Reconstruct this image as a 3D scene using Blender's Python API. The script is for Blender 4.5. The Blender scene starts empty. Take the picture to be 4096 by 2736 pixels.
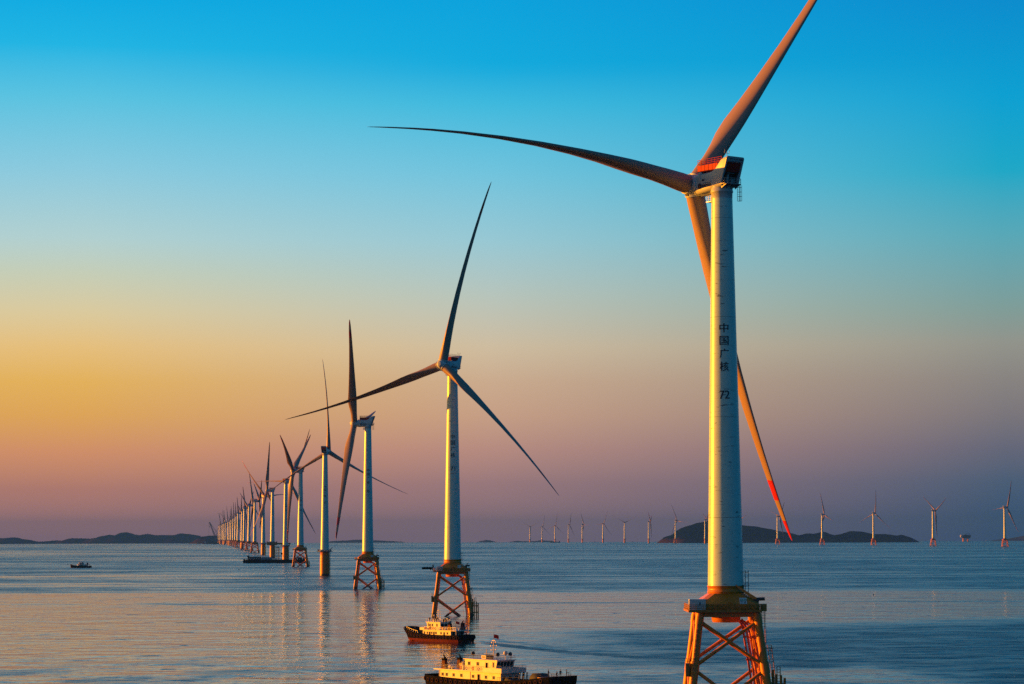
import bpy, bmesh, math, random
from mathutils import Vector, Matrix, Quaternion
random.seed(7)
PI = math.pi
sc = bpy.context.scene
COL = sc.collection
RE = 7.4e6                      # earth radius with refraction: the sea really curves
CAM_H = 37.1
HUB = 115.0

def zsea(x, y): return -(x*x + y*y)/(2*RE)
def lin(c):
    c = c/255.0
    return c/12.92 if c <= 0.04045 else ((c+0.055)/1.055)**2.4
def rgb(r, g, b): return (lin(r), lin(g), lin(b), 1.0)

# ------------------------------------------------------------------ mesh builder
class MB:
    def __init__(s): s.v = []; s.f = []; s.m = []; s.sm = []
    def add(s, vs, fs, mat=0, smooth=False):
        o = len(s.v); s.v += [tuple(p) for p in vs]
        for f in fs:
            s.f.append([o+i for i in f]); s.m.append(mat); s.sm.append(smooth)
    def quadbox(s, corners, mat=0):
        s.add(corners, [(0,3,2,1),(4,5,6,7),(0,1,5,4),(1,2,6,5),(2,3,7,6),(3,0,4,7)], mat)
    def box(s, c, d, mat=0, rz=0.0):
        x, y, z = d[0]/2, d[1]/2, d[2]/2
        cs, sn = math.cos(rz), math.sin(rz)
        vs = []
        for k in (-z, z):
            for a, b in ((-x,-y),(x,-y),(x,y),(-x,y)):
                vs.append((c[0]+a*cs-b*sn, c[1]+a*sn+b*cs, c[2]+k))
        s.quadbox(vs, mat)
    def bb(s, x0, x1, y0, y1, z0, z1, mat=0):
        s.box(((x0+x1)/2,(y0+y1)/2,(z0+z1)/2), (x1-x0,y1-y0,z1-z0), mat)
    def tube(s, p0, p1, r0, r1=None, n=10, mat=0, caps=True):
        if r1 is None: r1 = r0
        p0, p1 = Vector(p0), Vector(p1); d = (p1-p0)
        if d.length < 1e-6: return
        d.normalize()
        a = d.orthogonal().normalized(); b = d.cross(a)
        ring = lambda p, r: [p + (a*math.cos(2*PI*i/n)+b*math.sin(2*PI*i/n))*r for i in range(n)]
        A, B = ring(p0, r0), ring(p1, r1)
        s.add(A+B, [(i,(i+1)%n,n+(i+1)%n,n+i) for i in range(n)], mat, n > 5)
        if caps:
            s.add(A, [tuple(range(n))[::-1]], mat); s.add(B, [tuple(range(n))], mat)
    def path(s, pts, r, n=6, mat=0):
        for a, b in zip(pts[:-1], pts[1:]): s.tube(a, b, r, r, n, mat, False)
    def loft(s, rings, mat=0, smooth=True, cap0=True, cap1=True):
        n = len(rings[0]); vs = [p for r in rings for p in r]; fs = []
        for k in range(len(rings)-1):
            for i in range(n):
                fs.append((k*n+i, k*n+(i+1)%n, (k+1)*n+(i+1)%n, (k+1)*n+i))
        s.add(vs, fs, mat, smooth)
        if cap0: s.add(rings[0], [tuple(range(n))[::-1]], mat)
        if cap1: s.add(rings[-1], [tuple(range(n))], mat)
    def lathe(s, prof, n=24, mat=0, axis='Z', org=(0,0,0), smooth=True):
        rings = []
        for h, r in prof:
            ring = []
            for i in range(n):
                c, q = math.cos(2*PI*i/n)*r, math.sin(2*PI*i/n)*r
                p = (c, q, h) if axis == 'Z' else ((h, c, q) if axis == 'X' else (q, h, c))
                ring.append((p[0]+org[0], p[1]+org[1], p[2]+org[2]))
            rings.append(ring)
        s.loft(rings, mat, smooth)
    def prism(s, outline, dirv, mat=0):
        n = len(outline); d = Vector(dirv)
        A = [Vector(p) for p in outline]; B = [p+d for p in A]
        s.add(A+B, [tuple(range(n))[::-1], tuple(range(n, 2*n))] + [(i,(i+1)%n,n+(i+1)%n,n+i) for i in range(n)], mat)
    def torus(s, c, R, r, axis='Y', n=16, m=6, mat=0):
        rings = []
        for i in range(n):
            a = 2*PI*i/n; ring = []
            for j in range(m):
                b = 2*PI*j/m; q = R+r*math.cos(b); h = r*math.sin(b)
                p = {'Y': (q*math.cos(a), h, q*math.sin(a)), 'Z': (q*math.cos(a), q*math.sin(a), h), 'X': (h, q*math.cos(a), q*math.sin(a))}[axis]
                ring.append((p[0]+c[0], p[1]+c[1], p[2]+c[2]))
            rings.append(ring)
        rings.append(rings[0]); s.loft(rings, mat, True, False, False)
    def ball(s, c, r, n=10, mat=0, sz=1.0):
        k = n//2
        s.lathe([(c[2]+r*sz*math.sin(-PI/2+PI*i/k), max(1e-3, r*math.cos(-PI/2+PI*i/k))) for i in range(k+1)], n, mat, org=(c[0], c[1], 0))
    def rail(s, pts, h=1.1, r=0.035, post=1.6, mids=(0.55,), mat=0, closed=False):
        pts = [Vector(p) for p in pts]
        if closed: pts = pts+[pts[0]]
        for a, b in zip(pts[:-1], pts[1:]):
            n = max(1, round((b-a).length/post))
            for i in range(n+1):
                p = a.lerp(b, i/n); s.tube(p, p+Vector((0,0,h)), r, r, 5, mat, False)
            for q in (h,)+tuple(mids): s.tube(a+Vector((0,0,q)), b+Vector((0,0,q)), r, r, 5, mat, False)
    def ladder(s, p0, p1, side, w=0.5, r=0.05, step=0.6, cage=None, mat=0):
        p0, p1 = Vector(p0), Vector(p1); sd = Vector(side).normalized()*w/2
        s.tube(p0-sd, p1-sd, r, r, 5, mat); s.tube(p0+sd, p1+sd, r, r, 5, mat)
        n = max(2, int((p1-p0).length/step))
        for i in range(n+1):
            q = p0.lerp(p1, i/n); s.tube(q-sd, q+sd, r*.7, r*.7, 4, mat, False)
        if cage:
            c = Vector(cage)
            for o in (c, c+sd*1.1, c-sd*1.1): s.tube(p0+o, p1+o, r*.8, r*.8, 4, mat, False)
            for i in range(0, n+1, 2):
                q = p0.lerp(p1, i/n); s.path([q-sd, q-sd*1.1+c, q+sd*1.1+c, q+sd], r*.8, 4, mat)
    def mesh(s, name, mats):
        me = bpy.data.meshes.new(name); me.from_pydata(s.v, [], s.f); me.update()
        for m in mats: me.materials.append(m)
        for p, mi, sm in zip(me.polygons, s.m, s.sm): p.material_index = mi; p.use_smooth = sm
        return me

def link(name, me, parent=None, loc=None, mat4=None):
    o = bpy.data.objects.new(name, me); COL.objects.link(o)
    if parent: o.parent = parent
    if loc: o.location = loc
    if mat4 is not None: o.matrix_basis = mat4
    return o
def thing(name, label, cat, loc, rz=0.0, group=None, me=None):
    o = link(name, me); o.location = loc; o.rotation_euler = (0,0,rz)
    o['label'] = label; o['category'] = cat
    if group: o['group'] = group
    return o
def struct(o, kind='structure'): o['kind'] = kind; return o
def copy_tree(o, parent=None):
    c = o.copy(); COL.objects.link(c)
    if parent: c.parent = parent
    for ch in o.children: copy_tree(ch, c)
    return c

# ------------------------------------------------------------------ materials
def nodes(m): return m.node_tree.nodes, m.node_tree.links
def mat(name, col, rough=0.5, metal=0.0, vary=0.25, scale=0.6, spec=0.5, bump=0.0, stretch=(1,1,1), coat=0.0):
    m = bpy.data.materials.new(name); m.use_nodes = True; N, L = nodes(m)
    b = N['Principled BSDF']; b.inputs['Roughness'].default_value = rough; b.inputs['Metallic'].default_value = metal
    b.inputs['Specular IOR Level'].default_value = spec; b.inputs['Coat Weight'].default_value = coat
    tc = N.new('ShaderNodeTexCoord'); mp = N.new('ShaderNodeMapping'); mp.inputs['Scale'].default_value = stretch
    L.new(tc.outputs['Object'], mp.inputs['Vector'])
    nz = N.new('ShaderNodeTexNoise'); nz.inputs['Scale'].default_value = scale; nz.inputs['Detail'].default_value = 5
    L.new(mp.outputs['Vector'], nz.inputs['Vector'])
    rp = N.new('ShaderNodeValToRGB'); rp.color_ramp.elements[0].position = 0.3; rp.color_ramp.elements[1].position = 0.7
    d = 1-vary
    rp.color_ramp.elements[0].color = (col[0]*d, col[1]*d, col[2]*d, 1); rp.color_ramp.elements[1].color = (col[0], col[1], col[2], 1)
    L.new(nz.outputs['Fac'], rp.inputs['Fac']); L.new(rp.outputs['Color'], b.inputs['Base Color'])
    if bump:
        bp = N.new('ShaderNodeBump'); bp.inputs['Strength'].default_value = bump; bp.inputs['Distance'].default_value = 0.05
        L.new(nz.outputs['Fac'], bp.inputs['Height']); L.new(bp.outputs['Normal'], b.inputs['Normal'])
    return m, rp, b
def math_node(N, L, op, a, b=None, c=None, clamp=False):
    n = N.new('ShaderNodeMath'); n.operation = op; n.use_clamp = clamp
    for i, q in enumerate((a, b, c)):
        if q is None: continue
        if isinstance(q, (int, float)): n.inputs[i].default_value = q
        else: L.new(q, n.inputs[i])
    return n.outputs[0]
def smooth(N, L, v, lo, hi, a=0.0, b=1.0):
    n = N.new('ShaderNodeMapRange'); n.interpolation_type = 'SMOOTHSTEP'
    n.inputs['From Min'].default_value = lo; n.inputs['From Max'].default_value = hi
    n.inputs['To Min'].default_value = a; n.inputs['To Max'].default_value = b
    L.new(v, n.inputs['Value']); return n.outputs['Result']

M = {}
M['blade'] = mat('blade_paint', (0.38,0.26,0.21), 0.45, vary=0.12, scale=0.15, stretch=(1,1,.25))[0]
M['blade_red'] = mat('blade_red_paint', (0.62,0.02,0.015), 0.35, vary=0.15)[0]
M['nacelle'] = mat('nacelle_paint', (0.58,0.66,0.70), 0.35, vary=0.15, scale=0.5)[0]
M['red'] = mat('red_paint', (0.55,0.010,0.006), 0.65, vary=0.3, scale=0.7, spec=.25)[0]
M['dark'] = mat('dark_metal', (0.03,0.04,0.05), 0.5, vary=0.3)[0]
M['navy'] = mat('navy_marking', (0.006,0.014,0.05), 0.5, vary=0.1)[0]
M['frame'] = mat('grey_frame_paint', (0.42,0.5,0.53), 0.4, vary=0.15)[0]
M['grey'] = mat('grey_steel', (0.30,0.34,0.37), 0.45, vary=0.3)[0]
M['rail'] = mat('galvanised_rail', (0.45,0.47,0.48), 0.4, vary=0.2, metal=0.3)[0]
M['rust'] = mat('rusty_yellow_steel', (0.50,0.20,0.02), 0.5, vary=0.5, scale=1.2)[0]
M['white'] = mat('white_paint', (0.72,0.74,0.74), 0.4, vary=0.12)[0]
M['cream'] = mat('white_deckhouse_paint', (0.74,0.70,0.62), 0.45, vary=0.28, scale=1.1)[0]
M['black'] = mat('black_hull_paint', (0.006,0.006,0.007), 0.8, vary=0.4, scale=0.8, spec=.03)[0]
M['antifoul'] = mat('red_antifouling', (0.14,0.014,0.008), 0.75, vary=0.5, scale=1.5, spec=.08)[0]
M['tyre'] = mat('old_tyre_rubber', (0.055,0.022,0.018), 0.8, vary=0.4, spec=.1)[0]
M['glass'] = mat('dark_glass', (0.01,0.012,0.015), 0.06, vary=0.1)[0]
M['deck'] = mat('green_deck_paint', (0.035,0.06,0.05), 0.7, vary=0.4)[0]
M['funnel'] = mat('rust_red_funnel', (0.14,0.03,0.012), 0.65, vary=0.35, spec=.1)[0]
M['orange'] = mat('orange_safety_paint', (0.75,0.12,0.02), 0.5, vary=0.15)[0]
M['flag'] = mat('red_cloth', (0.65,0.015,0.01), 0.8, vary=0.15)[0]
M['pale'] = mat('pale_canvas', (0.7,0.64,0.5), 0.8, vary=0.2)[0]
M['skin'] = mat('skin', (0.42,0.24,0.16), 0.6, vary=0.1)[0]
M['cloth_dark'] = mat('dark_workwear', (0.03,0.035,0.05), 0.9, vary=0.3)[0]
M['cloth_blue'] = mat('blue_workwear', (0.05,0.09,0.25), 0.9, vary=0.3)[0]
M['hair'] = mat('black_hair', (0.01,0.009,0.008), 0.6, vary=0.1)[0]
M['rope'] = mat('rope_fibre', (0.25,0.22,0.17), 0.9, vary=0.2)[0]
M['tarp'] = mat('dark_tarpaulin', (0.05,0.055,0.06), 0.8, vary=0.4, bump=0.4)[0]
M['green'] = mat('green_symbol', (0.03,0.25,0.06), 0.5, vary=0.1)[0]

def tower_material():
    m, rp, b = mat('tower_white_paint', (0.58,0.82,0.78), 0.30, vary=0.10, scale=0.25, stretch=(1,1,.5))
    N, L = nodes(m); tc = N.new('ShaderNodeTexCoord'); sp = N.new('ShaderNodeSeparateXYZ'); L.new(tc.outputs['Object'], sp.inputs[0])
    # section seams: a thin darker line every 2.9 m, stronger flange lines every 22 m
    f = math_node(N, L, 'FRACT', math_node(N, L, 'DIVIDE', sp.outputs['Z'], 2.9))
    seam = smooth(N, L, f, 0.0, 0.03, 1.0, 0.0)
    f2 = math_node(N, L, 'FRACT', math_node(N, L, 'DIVIDE', math_node(N, L, 'ADD', sp.outputs['Z'], 3.4), 22.0))
    seam2 = smooth(N, L, f2, 0.0, 0.010, 1.0, 0.0)
    # grease smears: short horizontal dark marks
    mp = N.new('ShaderNodeMapping'); mp.inputs['Scale'].default_value = (0.55,0.55,2.2); L.new(tc.outputs['Object'], mp.inputs[0])
    nz = N.new('ShaderNodeTexNoise'); nz.inputs['Scale'].default_value = 1.0; nz.inputs['Detail'].default_value = 4; L.new(mp.outputs[0], nz.inputs['Vector'])
    mp2 = N.new('ShaderNodeMapping'); mp2.inputs['Scale'].default_value = (0.05,0.05,0.09); L.new(tc.outputs['Object'], mp2.inputs[0])
    nz2 = N.new('ShaderNodeTexNoise'); nz2.inputs['Scale'].default_value = 1.0; L.new(mp2.outputs[0], nz2.inputs['Vector'])
    smear = math_node(N, L, 'MULTIPLY', smooth(N, L, nz.outputs['Fac'], 0.62, 0.68), smooth(N, L, nz2.outputs['Fac'], 0.44, 0.56))
    tot = math_node(N, L, 'ADD', math_node(N, L, 'MULTIPLY', seam, 0.34), math_node(N, L, 'MULTIPLY', seam2, 0.6))
    tot = math_node(N, L, 'ADD', tot, math_node(N, L, 'MULTIPLY', smear, 0.8), clamp=True)
    mx = N.new('ShaderNodeMix'); mx.data_type = 'RGBA'; L.new(tot, mx.inputs[0]); L.new(rp.outputs['Color'], mx.inputs[6]); mx.inputs[7].default_value = (0.06,0.09,0.11,1)
    L.new(mx.outputs[2], b.inputs['Base Color'])
    return m
M['tower'] = tower_material()

def yellow_material():
    m, rp, b = mat('jacket_yellow_paint', (0.70,0.215,0.007), 0.42, vary=0.22, scale=0.5)
    N, L = nodes(m); tc = N.new('ShaderNodeTexCoord'); sp = N.new('ShaderNodeSeparateXYZ'); L.new(tc.outputs['Object'], sp.inputs[0])
    nz = N.new('ShaderNodeTexNoise'); nz.inputs['Scale'].default_value = 0.9; nz.inputs['Detail'].default_value = 5; L.new(tc.outputs['Object'], nz.inputs['Vector'])
    z = math_node(N, L, 'ADD', sp.outputs['Z'], math_node(N, L, 'MULTIPLY', nz.outputs['Fac'], 1.6))
    wet = smooth(N, L, z, 1.9, 3.1, 1.0, 0.0)          # tidal zone: dark weed and rust up to about two metres
    nr = N.new('ShaderNodeTexNoise'); nr.inputs['Scale'].default_value = 0.35; nr.inputs['Detail'].default_value = 8; L.new(tc.outputs['Object'], nr.inputs['Vector'])
    rust = math_node(N, L, 'MULTIPLY', smooth(N, L, nr.outputs['Fac'], 0.56, 0.72), 0.6)
    m1 = N.new('ShaderNodeMix'); m1.data_type = 'RGBA'; L.new(rust, m1.inputs[0]); L.new(rp.outputs['Color'], m1.inputs[6]); m1.inputs[7].default_value = (0.36,0.08,0.012,1)
    m2 = N.new('ShaderNodeMix'); m2.data_type = 'RGBA'; L.new(wet, m2.inputs[0]); L.new(m1.outputs[2], m2.inputs[6]); m2.inputs[7].default_value = (0.018,0.012,0.008,1)
    L.new(m2.outputs[2], b.inputs['Base Color'])
    return m
M['yellow'] = yellow_material()

# ------------------------------------------------------------------ lettering (built-in font outlines turned into meshes)
def text_mesh(s, size, bold=0.0):
    c = bpy.data.curves.new('glyphs', 'FONT'); c.body = s; c.size = size; c.align_x = 'CENTER'; c.align_y = 'CENTER'; c.offset = bold
    o = bpy.data.objects.new('glyphs', c); COL.objects.link(o)
    me = bpy.data.meshes.new_from_object(o.evaluated_get(bpy.context.evaluated_depsgraph_get()))
    bpy.data.objects.remove(o); bpy.data.curves.remove(c)
    xs = [v.co.x for v in me.vertices]; ys = [v.co.y for v in me.vertices]
    cx, cy = (min(xs)+max(xs))/2, (min(ys)+max(ys))/2
    vs = [(v.co.x-cx, v.co.y-cy) for v in me.vertices]; fs = [tuple(p.vertices) for p in me.polygons]
    bpy.data.meshes.remove(me)
    return vs, fs
def fit(vs, w, h):
    W = max(v[0] for v in vs)-min(v[0] for v in vs); H = max(v[1] for v in vs)-min(v[1] for v in vs)
    return [(v[0]*w/W, v[1]*h/H) for v in vs]
def wrap_mesh(name, items, rfun, off, face, mt):
    """glyphs (vs, fs, cx, cz) laid on a round shaft of radius rfun(z), centred on heading 'face'"""
    bm = bmesh.new()
    for q, (vs, fs, cx, cz) in enumerate(items):
        ov = [bm.verts.new((x+cx, q*.004, y+cz)) for x, y in vs]
        for f in fs:
            try: bm.faces.new([ov[i] for i in f])
            except ValueError: pass
    xs = [v.co.x for v in bm.verts]; k = min(xs)
    while k < max(xs):
        k += 0.3
        bmesh.ops.bisect_plane(bm, geom=bm.verts[:]+bm.edges[:]+bm.faces[:], plane_co=(k,0,0), plane_no=(1,0,0))
    for v in bm.verts:
        r = rfun(v.co.z)+off+v.co.y; a = face + v.co.x/r
        v.co = Vector((math.cos(a)*r, math.sin(a)*r, v.co.z))
    me = bpy.data.meshes.new(name); bm.to_mesh(me); bm.free(); me.materials.append(mt)
    return me
def flat_mesh(name, items, o, ux, uz, mt, off=0.0):
    """glyphs on a flat panel: origin o, text direction ux, up uz"""
    o, ux, uz = Vector(o), Vector(ux).normalized(), Vector(uz).normalized(); n = ux.cross(uz)
    mb = MB()
    for vs, fs, cx, cz in items: mb.add([o+ux*(x+cx)+uz*(y+cz)+n*off for x, y in vs], fs)
    return mb.mesh(name, [mt])

# ------------------------------------------------------------------ turbine pieces
Z0 = 25.8                               # bottom of the white tower
ZT = 113.2                              # top of the tower
def tr(z): return 3.93-(z-Z0)/(111-Z0)*1.60
OV = 9.6                                # rotor overhang in front of the tower axis

def tower_mesh(z0):
    mb = MB(); zs = [z0+(ZT-z0)*i/24 for i in range(25)]
    mb.lathe([(z, tr(z)) for z in zs], 48)
    return mb.mesh('tower', [M['tower']])
def blade_mesh(B=7.0, bands=True):
    st = [(1.9,4.2,1.0,0),(4,4.2,1.0,0),(8,4.4,.86,2),(12,5.2,.62,7),(16,6.0,.46,11),(20,6.1,.38,11),(26,5.5,.32,9),(34,4.7,.27,7),(44,3.8,.24,5),
          (54,3.1,.22,3),(64,2.45,.2,2),(71.2,2.1,.19,1),(76.4,1.8,.18,1),(81.7,1.35,.18,0),(84.5,0.95,.18,0),(86.2,0.55,.2,0),(87,0.12,.3,0)]
    n = 20; rings = []
    for r, c, t, tw in st:
        d = B*((r/87.0)**2.1); ring = []
        blend = min(1, max(0, (r-4)/14.0)); le = -2.1*(1-blend)-blend*min(2.1, 0.36*c+0.1)
        if r > 20: le = -(0.36*c)
        for i in range(n):
            a = 2*PI*i/n; u = (1-math.cos(a))/2            # 0 at leading edge, 1 at trailing edge
            x = le + c*u
            th = c*t/2
            yc = th*math.sin(a)                              # ellipse ...
            ya = th*math.sin(a)*(1.25*math.sqrt(max(u,0))*(1-u)*2.0+0.15*(1-u))/(abs(math.sin(a))+1e-6) if abs(math.sin(a)) > 1e-6 else 0
            y = yc*(1-blend) + ya*blend
            q = math.radians(tw); xx = x*math.cos(q)-y*math.sin(q); yy = x*math.sin(q)+y*math.cos(q)
            ring.append((xx, yy+d, r))
        rings.append(ring)
    mb = MB(); mb.loft(rings)
    me = mb.mesh('blade', [M['blade'], M['blade_red']])
    if bands:
        for p in me.polygons:
            zc = p.center.z
            if 71.3 < zc < 76.3 or zc > 81.8: p.material_index = 1
    return me
def hub_mesh():
    mb = MB()
    mb.lathe([(6.75,0.3),(6.75,2.3),(7.3,2.35),(7.6,2.15),(8.3,2.35),(9.6,2.55),(10.8,2.4),(11.6,1.95),(12.0,1.45),(12.05,1.25),(12.5,1.2),(12.6,0.9),(12.62,0.02)], 32, axis='X')
    return mb.mesh('hub', [M['nacelle']])
def socket_mesh():
    mb = MB(); mb.lathe([(1.0,2.2),(1.75,2.2),(1.8,2.32),(2.05,2.32),(2.1,2.15)], 28)
    mb.box((0.2,-2.15,1.35),(0.9,0.3,0.7),1)
    return mb.mesh('blade_socket', [M['nacelle'], M['dark']])
def nac_section(xb, zb, xt, zt, hw, r=0.7):
    pts = []; n = 4
    def P(y, t): return (xb+(xt-xb)*t, y, zb+(zt-zb)*t)
    H = math.hypot(xt-xb, zt-zb); rt = r/H; rb = 1.5*r/H
    for cy, ct, rr, rv, a0 in ((hw-r*1.1,rb,r*1.1,rb,-90),(hw-r*.6,1-rt*.7,r*.6,rt*.7,0),(-hw+r*.6,1-rt*.7,r*.6,rt*.7,90),(-hw+r*1.1,rb,r*1.1,rb,180)):
        for i in range(n+1):
            a = math.radians(a0+90*i/n); pts.append(P(cy+rr*math.cos(a), ct+rv*math.sin(a)))
    return pts
REAR = (-2.2,-1.5,-4.5,4.85)
def nacelle_mesh():
    mb = MB()
    S = [(6.5,-2.3,6.5,1.9,2.1),(5.6,-2.35,5.6,2.0,2.35),(3,-2.2,3.0,2.0,2.5),(0.9,-1.95,0.7,2.1,2.55),(0.2,-1.85,-0.6,2.7,2.55),(-1.2,-1.65,-2.6,4.5,2.55),(-1.7,-1.58,-3.6,4.8,2.55),(-2.1,-1.5,-4.4,4.85,2.5)]
    rings = [nac_section(*s) for s in S]
    mb.loft(rings, 0, True, True, False)
    # the hollow behind the rear frame
    inn = nac_section(-2.0,-0.9,-4.0,3.75,2.1,0.35); deep = nac_section(-0.9,-0.9,-2.6,3.7,2.0,0.35)
    n = len(inn)
    mb.loft([rings[-1], inn], 0, False, False, False)
    mb.loft([inn, deep], 1, False, False, True)
    # cast main frame between rotor flange and tower head
    mb.lathe([(6.75,2.62),(6.3,2.7),(6.1,2.62),(6.05,2.2),(5.6,2.1)], 36, axis='X')
    mb.lathe([(6.0,2.0),(4.5,1.9),(2.2,1.9)], 28, axis='X', org=(0,0,-0.75))
    # tower head collar
    mb.lathe([(-4.4,2.32),(-2.6,2.36),(-2.55,2.5),(-2.2,2.5),(-2.15,2.4),(-1.2,2.45)], 40)
    me = mb.mesh('nacelle', [M['nacelle'], M['dark']])
    return me
def hoist_mesh():
    mb = MB(); x0, x1, y, z0, z1, t = -1.2, 5.5, 2.3, 2.35, 3.85, 0.08
    mb.bb(x0,x1,-y,y,z0,z0+0.12); mb.bb(x0,x1,y-t,y,z0+.12,z1); mb.bb(x0,x1,-y,-y+t,z0+.12,z1); mb.bb(x1-t,x1,-y+t,y-t,z0+.12,z1)
    for i in range(5):
        xx = x0+.5+i*1.25; mb.bb(xx,xx+.06,y,y+.05,z0+.2,z1); mb.bb(xx,xx+.06,-y-.05,-y,z0+.2,z1)
    for xx in (0.3,2.4,4.6):
        for yy in (-1.4,1.4): mb.tube((xx,yy,1.8),(xx,yy,z0),0.14,n=8)
    return mb.mesh('hoist_platform', [M['red']])
def hoist_rail_mesh():
    mb = MB(); x0, x1, y, z = -2.6, 5.46, 2.26, 3.85
    mb.rail([(x0,y,z),(x1,y,z),(x1,-y,z),(x0,-y,z)], 1.25, 0.045, 1.1, (0.4,0.8))
    return mb.mesh('hoist_railing', [M['red']])
def rearframe_mesh():
    mb = MB()
    a = nac_section(-2.14,-1.56,-4.48,4.93,2.58,0.75); b = nac_section(-2.4,-1.6,-4.75,4.93,2.58,0.75)
    c = nac_section(-2.38,-0.95,-4.42,3.9,2.12,0.35); d = nac_section(-2.06,-0.95,-4.1,3.9,2.12,0.35)
    mb.loft([a, b], 0, False, False, False); mb.loft([b, c], 0, False, False, False); mb.loft([c, d], 0, False, False, False)
    return mb.mesh('rear_frame', [M['frame']])
def rear_plane(t, y, d=0.0):            # a point on the rear frame's slanted plane
    xb, zb, xt, zt = -2.4,-1.6,-4.75,4.93
    nx, nz = -(zt-zb), (xt-xb); l = math.hypot(nx, nz); nx /= l; nz /= l
    return (xb+(xt-xb)*t+nx*d, y, zb+(zt-zb)*t+nz*d)
def coolers_mesh():
    mb = MB()
    p = lambda t, y, d: rear_plane(t, y, d)
    mb.quadbox([p(.5,-1.95,-.75),p(.5,1.95,-.75),p(.5,1.95,-.12),p(.5,-1.95,-.12),p(.8,-1.95,-.75),p(.8,1.95,-.75),p(.8,1.95,-.12),p(.8,-1.95,-.12)], 0)
    mb.quadbox([p(.44,-1.0,-.5),p(.44,1.0,-.5),p(.44,1.0,-.4),p(.44,-1.0,-.4),p(.46,-1.0,-.5),p(.46,1.0,-.5),p(.46,1.0,-.4),p(.46,-1.0,-.4)], 1)
    mb.tube((-2.2,0.5,-0.9),(-2.5,0.5,1.2),0.4,0.3,12,1); mb.tube((-2.5,0.5,1.1),(-3.0,0.1,1.6),0.16,0.12,8,1)
    mb.bb(-2.6,-1.9,-1.2,-0.4,-0.9,0.3,1)
    return mb.mesh('cooler_unit', [M['red'], M['grey']])
def balcony_mesh():
    mb = MB(); mb.prism([(-1.8,-2.5,-1.05),(-1.8,2.5,-1.05),(-3.6,2.5,-1.05),(-4.2,1.9,-1.05),(-4.2,-1.9,-1.05),(-3.6,-2.5,-1.05)],(0,0,0.14))
    for y in (-2,-.7,.7,2): mb.prism([(-1.9,y,-1.05),(-4.0,y,-1.05),(-2.2,y,-1.9)],(0,.08,0))
    return mb.mesh('balcony', [M['grey']])
def balcony_rail_mesh():
    mb = MB(); mb.rail([(-1.9,2.45,-.9),(-3.6,2.45,-.9),(-4.15,1.88,-.9),(-4.15,-1.88,-.9),(-3.6,-2.45,-.9),(-1.9,-2.45,-.9)],1.15,0.035,0.9,(0.4,0.78))
    return mb.mesh('balcony_railing', [M['rail']])
def cage_mesh():
    mb = MB()
    mb.ladder((-3.0,-2.2,-4.6),(-3.0,-2.2,-1.1),(0,1,0),0.6,0.05,0.5,(-0.75,0,0))
    return mb.mesh('access_ladder', [M['dark']])
def basket_mesh():
    mb = MB()                            # the small service basket under the rotor flange
    mb.prism([(1.5,-1.9,-4.5),(3.2,-1.9,-4.5),(3.2,1.9,-4.5),(1.5,1.9,-4.5)],(0,0,.12))
    mb.rail([(1.6,1.85,-4.4),(3.15,1.85,-4.4),(3.15,-1.85,-4.4),(1.6,-1.85,-4.4)],1.3,0.04,0.75,(0.45,0.9))
    return mb.mesh('service_basket', [M['rail']])
def vane_mesh():
    mb = MB(); mb.tube((-3.6,1.6,4.8),(-3.6,1.6,6.0),0.06,n=6); mb.tube((-3.6,0.9,5.7),(-3.6,2.3,5.7),0.045,n=5)
    mb.tube((-3.6,0.9,5.7),(-3.6,0.9,6.2),0.05,n=5); mb.tube((-3.6,2.3,5.7),(-3.6,2.2,6.5),0.04,n=5); mb.ball((-3.6,.9,6.25),.12,8)
    return mb.mesh('wind_sensor', [M['grey']])
def duct_mesh():
    mb = MB(); mb.tube((4.4,2.28,0.2),(4.6,2.2,2.3),0.22,0.5,14); return mb.mesh('exhaust_duct', [M['nacelle']])
def emblem_mesh():
    out = []
    for s in (1,-1):
        mb = MB(); c = Vector((4.55,s*2.56,-0.75)); n = 24
        mb.add([c+Vector((.62*math.cos(2*PI*i/n),0,.62*math.sin(2*PI*i/n))) for i in range(n)], [tuple(range(n))[::s]])
        out.append(mb.mesh('emblem', [M['navy']]))
    return out
def nac_letter_mesh():
    out = []; big, bf = text_mesh('明阳智能', 1.0); big = fit(big, 3.15, 0.72)
    sm, sf = text_mesh('MINGYANG SMART ENERGY', 0.4); sm = fit(sm, 3.15, 0.2)
    for s in (1,-1):
        mb = MB()
        for q, (vs, fs, cz) in enumerate([(big,bf,-0.82-k*.3) for k in (-.03,0,.03)]+[(sm,sf,-0.24)]):
            mb.add([(2.2-s*(x+(q-1)*.03)*1.0, s*(2.56+q*.002), z+cz) for x, z in vs], [tuple(f) if s > 0 else tuple(f) for f in fs])
        out.append(mb.mesh('nacelle_lettering', [M['navy']])); mb = MB()
        for i in range(3):              # three slanted strokes above the words
            x = 3.45-s*(i-1)*.3
            mb.add([(x+.12,s*2.56,.3),(x-.1,s*2.56,.3),(x-.22*s,s*2.56,.68),(x+.0,s*2.56,.68)], [(0,1,2,3)])
        out.append(mb.mesh('logo_strokes', [M['navy']]))
    mb = MB()                            # the same words on the top bar of the rear frame
    t1, f1 = text_mesh('MINGYANG', 0.4); t1 = fit(t1, 1.3, 0.26)
    mb.add([rear_plane(.91+z/6.5,-0.15-x,0.03) for x, z in t1], f1)
    for i in range(3):
        y = .95+.26*i; mb.add([rear_plane(.89,y,.03),rear_plane(.89,y+.16,.03),rear_plane(.935,y+.06,.03),rear_plane(.935,y-.1,.03)], [(0,1,2,3)])
    out.append(mb.mesh('rear_lettering', [M['navy']])); mb = MB()
    mb.add([rear_plane(.89,-2.2,.03),rear_plane(.89,-1.1,.03),rear_plane(.93,-1.1,.03),rear_plane(.93,-2.2,.03)], [(0,1,2,3)])
    return out+[mb.mesh('rear_stripe', [M['navy']])]

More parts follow.
